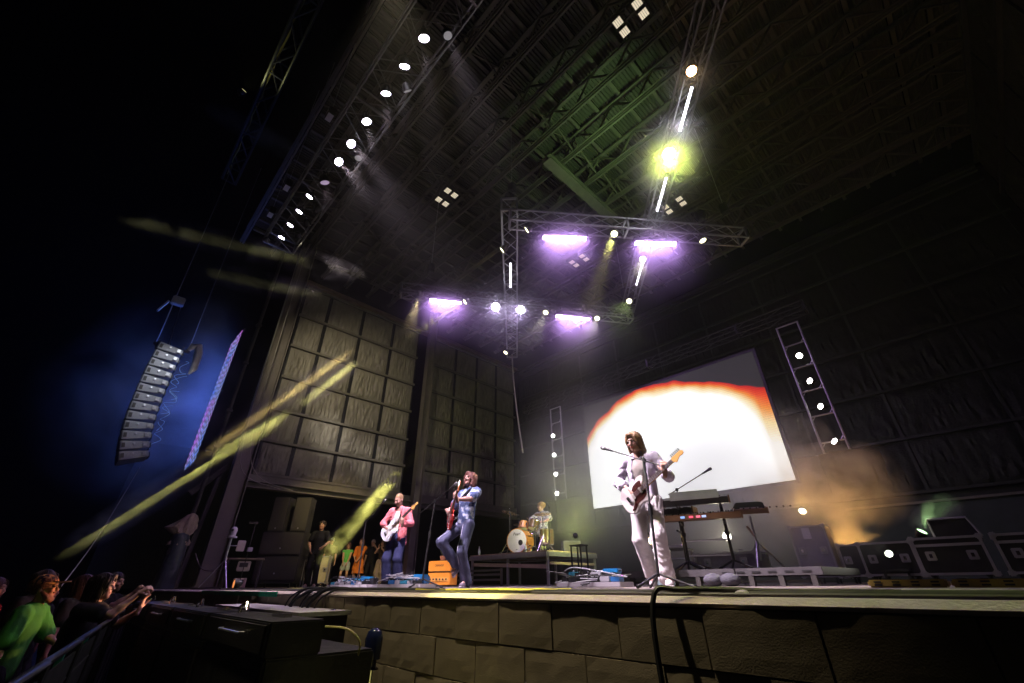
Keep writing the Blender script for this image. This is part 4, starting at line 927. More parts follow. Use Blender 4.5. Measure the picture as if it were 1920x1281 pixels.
# flight cases
case_b = mat('case_black', (0.018,0.018,0.02), 0.45, var=0.4, scale=14, bump=0.15)
def road_case(label, loc, rz, w, d, hh, face=None, group=None, wheels=True, lid=None, panel=None):
    t = thing('road_case', label, 'road case', loc, rz, group); z0 = 0.12 if wheels else 0.0
    fm = face or case_b
    m = MB(); m.box((0,0,z0+hh/2),(w,d,hh)); m.build('shell', fm, t)
    e = 0.016
    for sx in (-1,1):
        for sy in (-1,1):
            m = MB(); m.bar((sx*w/2,sy*d/2,z0),(sx*w/2,sy*d/2,z0+hh),0.032,0.032); m.build('edge_trim', alu, t)
    for sz in (0,1):
        for sy in (-1,1):
            m = MB(); m.bar((-w/2,sy*d/2,z0+sz*hh),(w/2,sy*d/2,z0+sz*hh),0.03,0.03); m.build('edge_trim', alu, t)
        for sx in (-1,1):
            m = MB(); m.bar((sx*w/2,-d/2,z0+sz*hh),(sx*w/2,d/2,z0+sz*hh),0.03,0.03); m.build('edge_trim', alu, t)
    for sx in (-1,1):
        for sz in (0,1):
            for sy in (-1,1):
                m = MB(); m.box((sx*w/2,sy*d/2,z0+sz*hh),(0.075,0.06,0.075)); m.build('corner', alu, t, bevel=0.014)
    for sx in (-0.6,0.6):
        m = MB(); m.box((sx*w/2,-d/2-0.008,z0+hh*0.5),(0.11,0.02,0.12)); lt = m.build('latch', alu, t, bevel=0.008)
        m = MB(); m.box((sx*w/2,-d/2-0.022,z0+hh*0.5),(0.035,0.016,0.05)); m.build('latch_key', chrome, lt)
    if lid:
        m = MB(); m.bar((-w/2,-d/2-0.004,z0+hh*lid),(w/2,-d/2-0.004,z0+hh*lid),0.02,0.035); m.build('lid_trim', alu, t)
    if wheels:
        for sx in (-1,1):
            for sy in (-1,1):
                m = MB(); m.lathe([(0.045,-0.018),(0.055,0),(0.045,0.018)],12,Matrix.Translation((sx*(w/2-.08),sy*(d/2-.08),0.055)) @ Matrix.Rotation(R(90),4,'Y')); m.box((sx*(w/2-.08),sy*(d/2-.08),0.105),(0.07,0.05,0.03)); m.build('wheel', rubber, t)
    return t
grey_face = mat('case_grey_face', (0.30,0.28,0.33), 0.6, var=0.3, scale=20, bump=0.15)
c = road_case('upright grey road case with a white label behind the keyboards', (-2.35,10.2,0), R(4), 0.56, 0.55, 0.82, grey_face)
m = MB(); m.box((-0.02,-0.281,0.82),(0.13,0.004,0.19)); m.build('paper_label', mat('white_label',(0.75,0.75,0.8),0.7), c)
CG = 'black road cases in a row at the right'
road_case('black road case just right of the upright grey case', (-1.72,10.1,0), R(4), 0.42, 0.6, 0.46, None, CG)
road_case('black road case with a lit lamp in front of it', (-1.22,9.6,0), R(3), 0.66, 0.6, 0.44, None, CG)
road_case('black road case carrying another open case on its lid', (-0.48,9.5,0), R(2), 0.74, 0.6, 0.46, None, CG, lid=0.8)
road_case('black road case at the right edge of the row', (0.42,9.5,0), R(0), 0.76, 0.6, 0.46, None, CG, lid=0.8)
t = thing('open_case_lid', 'upright open lid frame standing on the middle road case', 'case lid', (-0.36,9.6,0.602))
m = MB(); m.tube([(-0.22,0,0.0),(-0.22,0,0.26),(0.22,0,0.26),(0.30,0,0.0)],0.016,6); m.build('rim', alu, t); m = MB(); m.prism([(-0.22,0.0),(-0.22,0.26),(0.22,0.26),(0.30,0.0)],0.01,0.05); m.build('panel', case_b, t)
road_case('pale face road case standing by the crew member in black', (-15.6,6.35,0), R(60), 0.42, 0.5, 0.75, mat('case_cream',(0.42,0.38,0.22),0.6), None)
t = thing('side_table', 'small pale topped table beside the subwoofer stack', 'table', (-15.0,5.75,0), R(50))
m = MB(); m.box((0,0,0.72),(0.42,0.3,0.05)); m.build('top', mat('pale_top',(0.6,0.55,0.45),0.6), t, bevel=0.006)
for sx in (-1,1):
    for sy in (-1,1):
        m = MB(); m.box((sx*.18,sy*.12,0.35),(0.03,0.03,0.70)); m.build('leg', alu, t)
road_case('low grey case on the keyboard riser behind the stands', (-3.05,7.9,0.2), R(0), 0.95, 0.5, 0.24, grey_face, None, wheels=False)
# ------------------------------------------------------------------ risers
wood = mat('riser_ply', (0.36,0.28,0.20), 0.6, var=0.3, scale=5, bump=0.2, stretch=(1,6,6))
t = thing('drum_riser', 'raised drum riser platform on metal legs', 'riser', (0,0,0))
for i in range(2):
    for k in range(2):
        x0 = -11.1+i*1.56; y0 = 8.95+k*1.06
        m = MB(); m.box((x0+0.775,y0+0.525,0.775),(1.55,1.05,0.03)); m.build('deck_panel', wood, t)
m = MB()
for y in (8.95,11.06): m.box((-9.55,y,0.705),(3.12,0.05,0.105))
for x in (-11.1,-9.56,-7.99): m.box((x,10.0,0.705),(0.05,2.06,0.105))
m.build('frame', alu, t)
for y in (9.4,9.8,10.2,10.6):
    m = MB(); m.box((-9.55,y,0.70),(3.0,0.05,0.07)); m.build('joist', wood, t)
for x in (-11.05,-8.03,-9.5):
    for y in (9.0,11.0):
        m = MB(); m.box((x,y,0.33),(0.055,0.055,0.66)); m.box((x,y,0.012),(0.12,0.12,0.024)); m.build('leg', alu, t)
m = MB(); m.bar((-11.0,9.0,0.55),(-8.05,9.0,0.42),0.04,0.09); m.build('cross_brace', wood, t); m = MB(); m.bar((-8.03,9.05,0.50),(-8.03,10.95,0.50),0.04,0.06); m.build('cross_brace', wood, t)
t = thing('keyboard_riser', 'low grey riser under the keyboard stands', 'riser', (0,0,0))
rg = mat('riser_grey', (0.10,0.095,0.10), 0.55, 0.2, var=0.3, scale=8, bump=0.15)
for i in range(3):
    m = MB(); m.box((-4.48+i*1.0+0.5,7.45,0.155),(0.985,2.0,0.09)); m.build('deck_panel', rg, t, bevel=0.006)
for i in range(9):
    m = MB(); m.box((-4.4+i*0.35,6.48,0.055),(0.06,0.06,0.11)); m.build('foot', steel, t)
m = MB(); m.box((-3.0,6.52,0.05),(2.9,0.03,0.02)); m.build('foot_rail', steel, t)
for i in range(6):
    m = MB(); m.box((-2.6+i*0.19,6.446,0.155),(0.10,0.006,0.018)); m.build('slot', black, t)
# ------------------------------------------------------------------ drum kit (things stand on the riser, top at 0.79)
orange_shell = mat('drum_lacquer', (0.55,0.23,0.06), 0.25, var=0.25, scale=6, stretch=(1,8,1))
white_skin = mat('drum_skin', (0.78,0.76,0.80), 0.5, var=0.06)
brass = mat('cymbal_brass', (0.75,0.55,0.25), 0.28, 0.95, var=0.2, scale=20)
RZ = 0.792
def drum(name, label, c, axis, rad, dep, lugs=8, front=None, shellm=None):
    M = aim(c, -Vector(axis)); t = thing(name, label, 'drum', M=M)      # local +Z along axis
    m = MB(); m.lathe([(rad,-dep/2),(rad,dep/2)],32); m.build('shell', shellm or orange_shell, t, smooth=True)
    for sz in (-1,1):
        m = MB(); m.lathe([(rad*0.985,sz*(dep/2+0.002)),(rad*0.985,sz*(dep/2+0.012)),(0.005,sz*(dep/2+0.013))],32); m.build('drumhead', front if (front and sz > 0) else white_skin, t, smooth=True)
        m = MB(); m.tube([(rad*1.02*math.cos(a),rad*1.02*math.sin(a),sz*(dep/2+0.006)) for a in np.linspace(0,2*math.pi,33)[:-1]],0.013 if rad > .2 else 0.008,6,closed=True); m.build('hoop', orange_shell if rad > .2 else chrome, t, smooth=True)
    for k in range(lugs):
        a = 2*math.pi*(k+.5)/lugs; m = MB(); m.box((rad*1.03*math.cos(a),rad*1.03*math.sin(a),0),(0.02,0.02,dep*0.4)); m.tube([(rad*1.04*math.cos(a),rad*1.04*math.sin(a),-dep/2),(rad*1.04*math.cos(a),rad*1.04*math.sin(a),dep/2)],0.005,5); m.build('lug', chrome, t)
    return t
kit_before = set(bpy.data.objects)
bdc = Vector((-8.82,9.32,RZ+0.30)); ax = Vector((0.30,-0.95,0.0)).normalized()
bd = drum('bass_drum', 'orange bass drum with a white front head and dark port hole', bdc+Vector((0,0,0)), ax, 0.305, 0.42, 8)
m = MB(); m.lathe([(0.072,0.226),(0.07,0.2285),(0.005,0.2287)],20,Matrix.Translation((0.12,-0.05,0))); m.build('port_hole', black, bd)
lettering('Pearl', 0.11, mat('black_ink',(0.02,0.02,0.02),0.6), bd, Matrix.Translation((0.0,0.17,0.2275)), 0.25)
lettering('Pearl', 0.035, mat('black_ink',(0.02,0.02,0.02),0.6), bd, Matrix.Translation((0.0,-0.22,0.2275)), 0.25)
for sx in (-1,1):
    m = MB(); m.tube([(sx*0.27,-0.02,0.05),(sx*0.36,-0.29,0.16)],0.010,6); m.build('spur', chrome, bd)
drum('rack_tom', 'small orange rack tom above the bass drum', (-8.80,9.45,RZ+0.72), (0.1,-0.35,-0.93), 0.135, 0.20, 6)
drum('rack_tom', 'dark rack tom in the middle of the drum kit', (-8.48,9.55,RZ+0.72), (-0.1,-0.35,-0.93), 0.15, 0.22, 6, shellm=mat('dark_lacquer',(0.12,0.07,0.035),0.3))
drum('floor_tom', 'dark floor tom on legs at the right of the drum kit', (-8.28,9.85,RZ+0.40), (0,0,-1), 0.20, 0.38, 8, shellm=mat('dark_lacquer',(0.12,0.07,0.035),0.3))
drum('snare_drum', 'metal snare drum behind the bass drum', (-9.0,9.95,RZ+0.62), (0,0.1,-1), 0.175, 0.15, 8, shellm=chrome)
def cymbal_stand(label, base, z, tilt, r, two=False):
    t = thing('cymbal_stand', label, 'cymbal', base, random.uniform(0,6))
    m = MB(); m.tube([(0,0,0.25),(0,0,z)],0.012,8); m.build('pole', chrome, t, smooth=True)
    for k in range(3):
        a = k*2.094; m = MB(); m.tube([(0,0,0.42),(0.28*math.cos(a),0.28*math.sin(a),0.015)],0.010,6); m.tube([(0,0,0.22),(0.16*math.cos(a),0.16*math.sin(a),0.19)],0.006,5); m.build('leg', chrome, t)
    for j in range(2 if two else 1):
        sg = -1 if j else 1; M = Matrix.Translation((0,0,z+(0.03 if j else 0))) @ Matrix.Rotation(tilt,4,'X')
        m = MB(); m.lathe([(r,0.0),(r*0.7,0.012*sg),(r*0.3,0.024*sg),(r*0.22,0.03*sg),(r*0.1,0.05*sg),(0.008,0.054*sg)],28,M); m.build('cymbal', brass, t, smooth=True)
    m = MB(); m.lathe([(0.012,0.0),(0.012,0.10),(0.006,0.12)],8,Matrix.Translation((0,0,z))); m.build('wing_nut', chrome, t)
    return t
random.seed(4)
cymbal_stand('brass crash cymbal tilted at the left of the drum kit', (-9.35,9.40,RZ), 1.12, R(24), 0.24)
cymbal_stand('brass ride cymbal low over the floor tom', (-8.05,9.45,RZ), 0.95, R(18), 0.25)
cymbal_stand('pair of small hi-hat cymbals left of the snare drum', (-9.40,9.85,RZ), 0.80, R(3), 0.17, True)
t = thing('drum_throne', 'round black drum stool under the drummer', 'stool', (-8.80,10.35,RZ))
m = MB(); m.lathe([(0.15,0.44),(0.17,0.47),(0.17,0.51),(0.14,0.53),(0.01,0.535)],20); m.build('seat', black, t, smooth=True); m = MB(); m.tube([(0,0,0.1),(0,0,0.45)],0.02,8); m.build('post', chrome, t)
for k in range(3):
    a = k*2.094+.4; m = MB(); m.tube([(0,0,0.28),(0.24*math.cos(a),0.24*math.sin(a),0.015)],0.012,6); m.build('leg', chrome, t)
def mic(label, base, joint, tip, kind='boom', legs=True, mm=None, tail=0.25, rbase=0.0):
    """base on the floor, joint where the boom is clamped, tip where the microphone head is"""
    mm = mm or black; base, joint, tip = Vector(base), Vector(joint), Vector(tip); t = thing('microphone_stand', label, 'microphone', base); j = joint-base; p = tip-base
    m = MB(); m.tube([(0,0,0.10),tuple(j*0.55+Vector((0,0,0.045)))],0.015,8); m.tube([tuple(j*0.5+Vector((0,0,.05))),tuple(j)],0.010,8); m.build('pole', mm, t, smooth=True)
    m = MB(); m.lathe([(0.022,-0.06),(0.024,0),(0.02,0.06)],10,Matrix.Translation(j*0.55+Vector((0,0,.045)))); m.build('clutch', rubber, t, smooth=True)
    for k in range(3):
        a = k*2.094+rbase; m = MB(); m.tube([(0,0,0.13),(0.30*math.cos(a),0.30*math.sin(a),0.02)],0.012,6); m.tube([(0.28*math.cos(a),0.28*math.sin(a),0.025),(0.33*math.cos(a),0.33*math.sin(a),0.012)],0.016,6); m.build('leg', mm, t)
    d = (p-j).normalized()
    m = MB(); m.tube([tuple(j-d*tail),tuple(p-d*0.15)],0.008,6); m.build('boom', mm, t, smooth=True); m = MB(); m.box(tuple(j),(0.04,0.04,0.05)); m.build('boom_clamp', rubber, t, bevel=.008)
    M = aim(p-d*0.16, -d); mi = MB(); mi.lathe([(0.010,0.0),(0.014,0.03),(0.018,0.11),(0.021,0.125)],12,M); mo = mi.build('microphone', mat('mic_grey',(0.06,0.06,0.065),0.4,0.5), t, smooth=True)
    mi = MB(); mi.lathe([(0.021,0.125),(0.026,0.14),(0.026,0.165),(0.018,0.183),(0.003,0.188)],12,M); mi.build('grille', mat('mic_mesh',(0.25,0.25,0.25),0.4,0.9,bump=.5,bscale=400), mo, smooth=True)
    return t
mic('boom microphone stand in front of the guitarist in white trousers', (-2.53,4.55,0), (-2.50,4.60,1.30), (-3.06,4.60,1.57), tail=0.20, rbase=0.3)
mic('boom microphone stand at the singer in denim', (-6.45,4.25,0), (-6.42,4.35,1.30), (-5.93,4.42,1.53), tail=0.42, rbase=0.9)
mic('boom microphone stand left of the guitarist in pink', (-8.95,4.4,0), (-9.0,4.4,1.22), (-8.30,4.4,1.55), tail=0.10, rbase=0.2)
mic('boom microphone stand behind the keyboards', (-3.35,7.0,0.2), (-3.26,6.9,1.36), (-2.72,7.08,1.63), mm=mat('mic_stand_brown',(0.10,0.06,0.03),0.45,.4), tail=0.16, rbase=0.5)
mic('tall microphone stand at the right side of the drummer', (-8.05,9.7,RZ), (-8.05,9.75,1.95), (-8.2,9.85,2.1), tail=0.05)
mic('short microphone stand at the left of the drum kit', (-9.15,9.25,RZ), (-9.12,9.25,1.75), (-9.22,9.28,1.90), tail=0.02)
mic('low microphone stand in front of the floor tom', (-8.15,9.2,RZ), (-8.12,9.2,1.35), (-8.25,9.4,1.45), tail=0.1)
t = thing('stage_monitor', 'grey wedge monitor speaker behind the drum kit', 'speaker', (-7.95,10.5,RZ), R(-40))
m = MB(); m.prism([(-0.25,0),(0.25,0),(0.22,0.30),(-0.16,0.30)],-0.25,0.25); m.build('cabinet', mat('monitor_grey',(0.10,0.10,0.12),0.7), t, bevel=0.012); m = MB(); m.box((0.245,0,0.15),(0.02,0.44,0.24),Matrix.Rotation(R(-6),3,'Y')); m.build('grille', gril, t)
def bottle(label, loc, r, hh, mm, cat='bottle'):
    t = thing('bottle', label, cat, loc); m = MB(); m.lathe([(r*.9,0),(r,0.01),(r,hh*.58),(r*.85,hh*.66),(r*.42,hh*.8),(r*.38,hh*.96)],14); m.build('body', mm, t, smooth=True)
    m = MB(); m.lathe([(r*.45,hh*.95),(r*.45,hh),(r*.1,hh*1.005)],10); m.build('cap', mat('cap_white',(.7,.7,.7),.5), t); m = MB(); m.lathe([(r*1.01,hh*.2),(r*1.01,hh*.5)],14); m.build('wrapper', mat('wrapper',(.35,.4,.5),.5), t, smooth=True)
def glass(name, c):
    m_, nt_, b_ = nm(name); b_.inputs['Base Color'].default_value = (*c,1); b_.inputs['Roughness'].default_value = .08; b_.inputs['Transmission Weight'].default_value = .5; return m_
clearp = glass('clear_plastic',(.7,.72,.78)); greeng = glass('green_glass',(.12,.5,.06))
bottle('clear water bottle standing on the front edge of the drum riser', (-10.75,9.0,RZ), 0.034, 0.23, clearp)
bottle('clear water bottle at the foot of the drum kit', (-8.45,9.15,RZ), 0.034, 0.22, clearp)
bpy.context.view_layer.update()
for o in set(bpy.data.objects)-kit_before:
    if o.parent is None and o.location.y > 9.0 and o.location.x < -7.9 and o.location.x > -10.0: o.location.x -= 0.50
# ------------------------------------------------------------------ keyboards
kb_dark = mat('key_dark', (0.05,0.05,0.05), 0.45, var=.2); kb_wood = mat('key_wood', (0.24,0.13,0.06), 0.5, var=.3); ivory = mat('ivory_keys', (0.75,0.74,0.78), 0.4, var=.03)
def keyboard(label, loc, rz, w, d, hh, bodym, tilt=0.0, nk=28, back=None, txt=None):
    M = Matrix.Translation(loc) @ Matrix.Rotation(rz,4,'Z') @ Matrix.Rotation(tilt,4,'X'); t = thing('keyboard', label, 'keyboard', M=M)
    m = MB(); m.prism([(-w/2,0),(w/2,0),(w/2,hh),(-w/2,hh)],-d/2,d/2); m.build('case', bodym, t, bevel=0.008)
    for i in range(nk):
        m = MB(); m.box((-w/2+0.08+(w-0.16)*(i+.5)/nk,d/2-0.09,hh+0.008),((w-0.16)/nk*.92,0.15,0.016)); m.build('key', ivory, t)
    for i in range(nk-1):
        if i % 7 in (2,6): continue
        m = MB(); m.box((-w/2+0.08+(w-0.16)*(i+1)/nk,d/2-0.12,hh+0.022),((w-0.16)/nk*.5,0.09,0.014)); m.build('black_key', black, t)
    for i in range(8):
        m = MB(); m.lathe([(0.012,0),(0.010,0.018),(0.002,0.019)],10,Matrix.Translation((-w/2+0.12+i*0.09,-d/2+0.07,hh))); m.build('knob', black if bodym is not kb_dark else alu, t, smooth=True)
    for sx in (-1,1):
        m = MB(); m.box((sx*(w/2+0.012),0,hh/2+0.005),(0.022,d+0.01,hh+0.02)); m.build('end_cheek', kb_wood, t, bevel=.004)
    if back:
        m = MB(); m.box((0,-d/2+0.01,hh+0.05),(w*0.74,0.015,0.13),Matrix.Rotation(R(-20),3,'X')); m.build('back_panel', back, t)
    if txt: lettering(txt, 0.035, mat('pale_ink',(.6,.6,.6),.5), t, Matrix.Translation((0,-d/2-0.003,hh*.5)) @ Matrix.Rotation(R(90),4,'X'))
    return t
keyboard('upper keyboard with a long white back panel on the near stand', (-3.02,6.95,1.10), R(20), 0.95, 0.36, 0.09, kb_dark, R(6), back=mat('white_panel',(0.7,0.7,0.8),.35))
keyboard('dark keyboard on the upper tier reaching behind the guitarist', (-3.62,7.1,1.02), R(12), 0.9, 0.34, 0.08, kb_dark, R(2))
k2 = keyboard('lower wooden keyboard with red and blue lit displays', (-2.95,6.80,0.86), R(20), 1.15, 0.34, 0.085, kb_wood, R(4))
for i, (x, c_) in enumerate(((-0.10,(1.0,0.12,0.2)),(0.0,(1.0,0.2,0.3)),(-0.22,(0.3,0.5,1.0)),(0.08,(0.5,0.6,1.0)))):
    m = MB(); m.box((x,-0.172,0.045),(0.06,0.006,0.03)); m.build('display', emat('disp_%d' % i, c_, 1.2), k2)
keyboard('small keyboard with wooden cheeks on the right stand', (-2.42,7.45,0.96), R(24), 0.42, 0.34, 0.07, kb_wood, R(10), nk=14)
def kstand(label, loc, rz, w, hh):
    t = thing('keyboard_stand', label, 'stand', loc, rz); mm = mat('stand_black',(0.04,0.04,0.04),.4,.4)
    for sx in (-1,1):
        m = MB(); m.tube([(sx*w/2,0.0,0.10),(sx*w/2,0.05,hh)],0.022,8); m.build('post', mm, t, smooth=True)
        m = MB(); m.tube([(sx*w/2-0.22,0.12,0.02),(sx*w/2,0,0.12),(sx*w/2+0.22,-0.12,0.02)],0.016,6); m.tube([(sx*w/2-.05,0.28,0.02),(sx*w/2,0,0.12)],0.016,6); m.build('foot', mm, t, smooth=True)
        for z in (hh-0.26,hh-0.02):
            m = MB(); m.tube([(sx*w/2,0.03,z),(sx*w/2,-0.24,z+0.02)],0.016,6); m.tube([(sx*w/2,0.03,z),(sx*w/2,0.24,z+0.01)],0.016,6); m.build('arm', mm, t)
        m = MB(); m.lathe([(0.03,-.03),(0.035,0),(0.03,.03)],10,Matrix.Translation((sx*w/2,0.02,hh*.55))); m.build('clutch', rubber, t)
    m = MB(); m.tube([(-w/2,0.02,hh*.45),(w/2,0.02,hh*.45)],0.014,6); m.build('cross_bar', alu, t); m = MB(); m.tube([(-w/2,0.02,hh*.22),(w/2,0.02,hh*.22)],0.012,6); m.build('cross_bar', alu, t)
kstand('black two-tier keyboard stand with chrome cross bars', (-2.98,6.95,0.2), R(20), 0.62, 0.88); kstand('second black keyboard stand left of the first, behind the guitarist', (-3.70,7.12,0.2), R(12), 0.5, 0.80)
t = thing('tripod_stand', 'chrome tripod stand holding a small control box at the right', 'stand', (-2.50,7.62,0.2))
m = MB(); m.tube([(0,0,0.12),(0,0,0.74)],0.018,8); m.build('pole', alu, t, smooth=True)
for k in range(3):
    a = k*2.094+.6; m = MB(); m.tube([(0,0,0.38),(0.30*math.cos(a),0.30*math.sin(a),0.015)],0.014,6); m.build('leg', alu, t)
m = MB(); m.tube([(0,0,0.45),(-0.08,0,0.6)],0.02,6); m.build('grip', mat('pinkish_plastic',(.5,.3,.25),.5), t)
t = thing('control_box', 'dark wedge shaped control box on the tripod at the right', 'device', (-2.50,7.60,1.02), R(24)); m = MB(); m.prism([(-0.24,0),(0.24,0),(0.22,0.10),(-0.16,0.11)],-0.15,0.15); m.build('case', kb_dark, t, bevel=.01); m = MB(); m.box((0.03,0,0.108),(0.30,0.22,0.008)); m.build('panel', mat('panel_green',(.10,.14,.08),.4), t)
t = thing('cooler_box', 'light blue cooler box with a square emblem beside the guitarist', 'cooler', (-3.42,6.32,0.0), R(25)); m = MB(); m.prism([(-0.13,0.0),(0.13,0.0),(0.12,0.42),(-0.12,0.42)],-0.11,0.11); m.build('body', mat('ice_blue',(.45,.62,.68),.4), t, bevel=.02)
m = MB(); m.box((0,0,0.445),(0.27,0.25,0.05)); m.build('lid', mat('ice_white',(.7,.72,.74),.4), t, bevel=.015); m = MB(); m.box((0.0,-0.118,0.24),(0.10,0.006,0.10)); e_ = m.build('emblem', mat('emblem_dark',(.05,.12,.14),.5), t); m = MB(); m.box((0,-0.1225,0.24),(0.06,0.004,0.06),Matrix.Rotation(R(45),3,'Y')); m.build('emblem_diamond', mat('ice_white',(.7,.72,.74),.4), e_)
bottle('green glass bottle standing on the cooler box', (-3.40,6.30,0.47), 0.03, 0.24, greeng)
t = thing('side_table', 'dark side table behind the cooler box with a white packet on top', 'table', (-4.05,8.05,0.2), R(5))
m = MB(); m.box((0,0,0.36),(0.5,0.4,0.03)); m.build('top', cab, t)
for sx in (-1,1):
    for sy in (-1,1):
        m = MB(); m.box((sx*.22,sy*.17,0.17),(0.03,0.03,0.34)); m.build('leg', mat('table_leg',(.3,.26,.2),.5), t)
t = thing('sandbag', 'pair of slumped dark grey sandbag pouches at the riser edge', 'sandbag', (-2.55,6.15,0.0))
for sx in (-1,1):
    F = Field((-.3,-.2,-.02),(.3,.2,.25),.015); F.ell((sx*.11,0,.07),(.12,.10,.075),.03); F.cone((0,0,.09),(sx*.1,0,.09),.02,.05,.03); F.wrinkle(.006,30,30,30,3+sx); F.cut((0,0,0),(0,0,-1)); v_, q_ = F.mesh(); mesh_obj('pouch',[(v_,q_,0)],[mat('sandbag_grey',(.06,.06,.075),.8,bump=.5)],t)
# ------------------------------------------------------------------ orange amplifier
t = thing('guitar_amplifier', 'orange guitar amplifier standing behind the singer', 'amplifier', (-9.05,6.50,0), R(18)); oc = mat('orange_vinyl',(0.85,0.30,0.03),.55,bump=.3,bscale=150)
for i, (z, hh_) in enumerate(((0.03,0.26),(0.30,0.22))):
    m = MB(); m.box((0,0,z+hh_/2),(0.62,0.30,hh_)); m.build('cabinet', oc, t, bevel=.012)
m = MB(); m.box((0,-0.153,0.145),(0.56,0.01,0.08)); m.build('control_panel', mat('amp_panel',(.75,.36,.08),.5), t); m = MB(); m.box((0,-0.152,0.30),(0.62,0.008,0.012)); m.build('seam', black, t)
for i in range(6):
    m = MB(); m.lathe([(0.018,0),(0.016,0.02),(0.002,0.021)],10,Matrix.Translation((-0.22+i*.088,-0.158,0.15)) @ Matrix.Rotation(R(90),4,'X')); m.build('knob', black, t)
lettering('ORANGE', 0.062, mat('black_ink',(.02,.02,.02),.6), t, Matrix.Translation((0,-0.152,0.425)) @ Matrix.Rotation(R(90),4,'X'))
m = MB(); m.bar((-0.1,0,0.535),(0.1,0,0.535),0.03,0.02); m.build('handle', black, t)
t = thing('plant', 'small potted plant on top of the orange amplifier', 'plant', (-9.15,6.55,0.522)); m = MB(); m.lathe([(0.05,0),(0.075,0.10),(0.07,0.11)],12); m.build('pot', mat('terracotta',(.35,.15,.08),.8), t, smooth=True); random.seed(2)
for k in range(16):
    a = random.uniform(0,6.28); l = random.uniform(.10,.22); d_ = Vector((math.cos(a)*.5,math.sin(a)*.5,1)).normalized(); p0 = Vector((0,0,.1)); p1 = p0+d_*l; sd_ = d_.orthogonal().normalized()*.022
    m = MB(); m.add([p0,p0+(p1-p0)*.6+sd_,p1,p0+(p1-p0)*.6-sd_,p0+(p1-p0)*.6+Vector((0,0,.006))],[(0,1,4),(1,2,4),(2,3,4),(3,0,4)]); m.build('leaf', mat('dim_leaf',(.06,.09,.04),.6), t)
# guitar on a stand leaning at the column, bench
t = thing('bench', 'low dark bench frame behind the drum riser legs', 'bench', (-9.9,8.3,0)); 
for z in (0.14,0.26,0.36):
    m = MB(); m.box((0,0,z),(1.8,0.04,0.05)); m.build('slat', steel, t)
for x in (-0.85,0.85):
    m = MB(); m.box((x,0.04,0.2),(0.05,0.05,0.4)); m.build('post', steel, t)
# ------------------------------------------------------------------ pedalboards
def pedalboard(label, loc, rz, w, d, seed, lap=False):
    t = thing('pedalboard', label, 'pedalboard', loc, rz); m = MB(); m.box((0,0,0.035),(w,d,0.05)); m.build('board', mat('board_pale',(.55,.53,.58),.5,var=.15), t, bevel=.006); r = random.Random(seed); x = -w/2+.06; cols = [(.02,.02,.025),(.02,.02,.03),(.03,.16,.42),(.5,.5,.55),(.05,.3,.45),(.02,.02,.02)]
    row = 0
    for row in range(2):
        x = -w/2+.05
        while x < w/2-.12:
            pw = r.uniform(.07,.13); c_ = r.choice(cols); hh_ = r.uniform(.045,.06)+row*.05
            m = MB(); y_ = (-.5+row)*d*.45; m.box((x+pw/2,y_,.06+hh_/2),(pw,d*.36,hh_)); p = m.build('pedal', mat('pedal_%.2f_%.2f' % (c_[0],c_[2]),c_,.35), t, bevel=.006)
            for q in range(3): m = MB(); m.lathe([(.010,0),(.009,.018),(.002,.019)],8,Matrix.Translation((x+pw*(.2+.3*q),y_+d*.1,.06+hh_))); m.build('knob', alu if r.random() < .5 else black, p)
            m = MB(); m.lathe([(.010,0),(.010,.014),(.002,.015)],8,Matrix.Translation((x+pw/2,y_-d*.1,.06+hh_))); m.build('footswitch', chrome, p); x += pw+.012
    m = MB(); m.box((w*.25,d*.2,.17),(w*.24,d*.3,.05)); m.build('blue_pedal', mat('blue_pedal',(.02,.22,.50),.35), t, bevel=.008)
    for k in range(7):
        pts = [(r.uniform(-.55,.55)*w,r.uniform(-.8,.5)*d,r.uniform(.02,.22)) for j in range(4)]; m = MB(); m.tube(spline(pts,5),.006,5); m.build('patch_cable', mat('patch_white',(.5,.5,.55),.5) if k % 2 else rubber, t, smooth=True)
    return t
pb = pedalboard('pedalboard with blue effect boxes at the feet of the guitarist in white trousers', (-3.35,4.55,0), R(12), 0.78, 0.42, 1)
m = MB(); m.lathe([(.008,0),(.006,.004)],8,Matrix.Translation((.36,-.05,.12))); m.build('indicator', emat('magenta_led',(1,.05,.8),4), pb)
pedalboard('pedalboard between the guitarist in pink and the singer', (-6.75,4.15,0), R(20), 0.85, 0.42, 2); pedalboard('pedalboard left of the guitarist in pink, farthest from the camera', (-9.0,4.35,0), R(25), 0.95, 0.42, 3)
# ------------------------------------------------------------------ cables along the stage edge
random.seed(21); yel = mat('yellow_lit_cable',(0.85,0.72,0.06),.5); blk = mat('cable_black',(.02,.02,.022),.5)  # yellow lamp light is put into the colour of these cables
names_ = 0
for k in range(11):
    y0 = 2.02+k*0.045; x0 = random.uniform(-8.5,-5.0) if k > 3 else -8.5; x1 = random.uniform(1.5,4.0); pts = []
    x = x0
    while x < x1: pts.append((x, y0+random.uniform(-.05,.05), 0.009+0.004*(k % 2))); x += random.uniform(.25,.6)
    cable('stage_cable', 'black cable along the stage edge, %s from the edge' % (ordn+['x'])[k], pts, random.choice([.006,.007,.008,.009]), blk if k % 3 else mat('cable_grey',(.14,.13,.13),.5), group='cables along the stage edge')
for k in range(6):
    pts = [(-3.2+j*.17+random.uniform(-.1,.1), 2.12+0.06*k+random.uniform(-.05,.05), 0.010+random.uniform(0,.010)) for j in range(8)]
    cable('stage_cable', 'cable coloured as lit yellow in the tangle at the stage edge, %s from the edge' % ordn[k], pts, .008, yel, group='tangle of cables coloured as lit yellow')
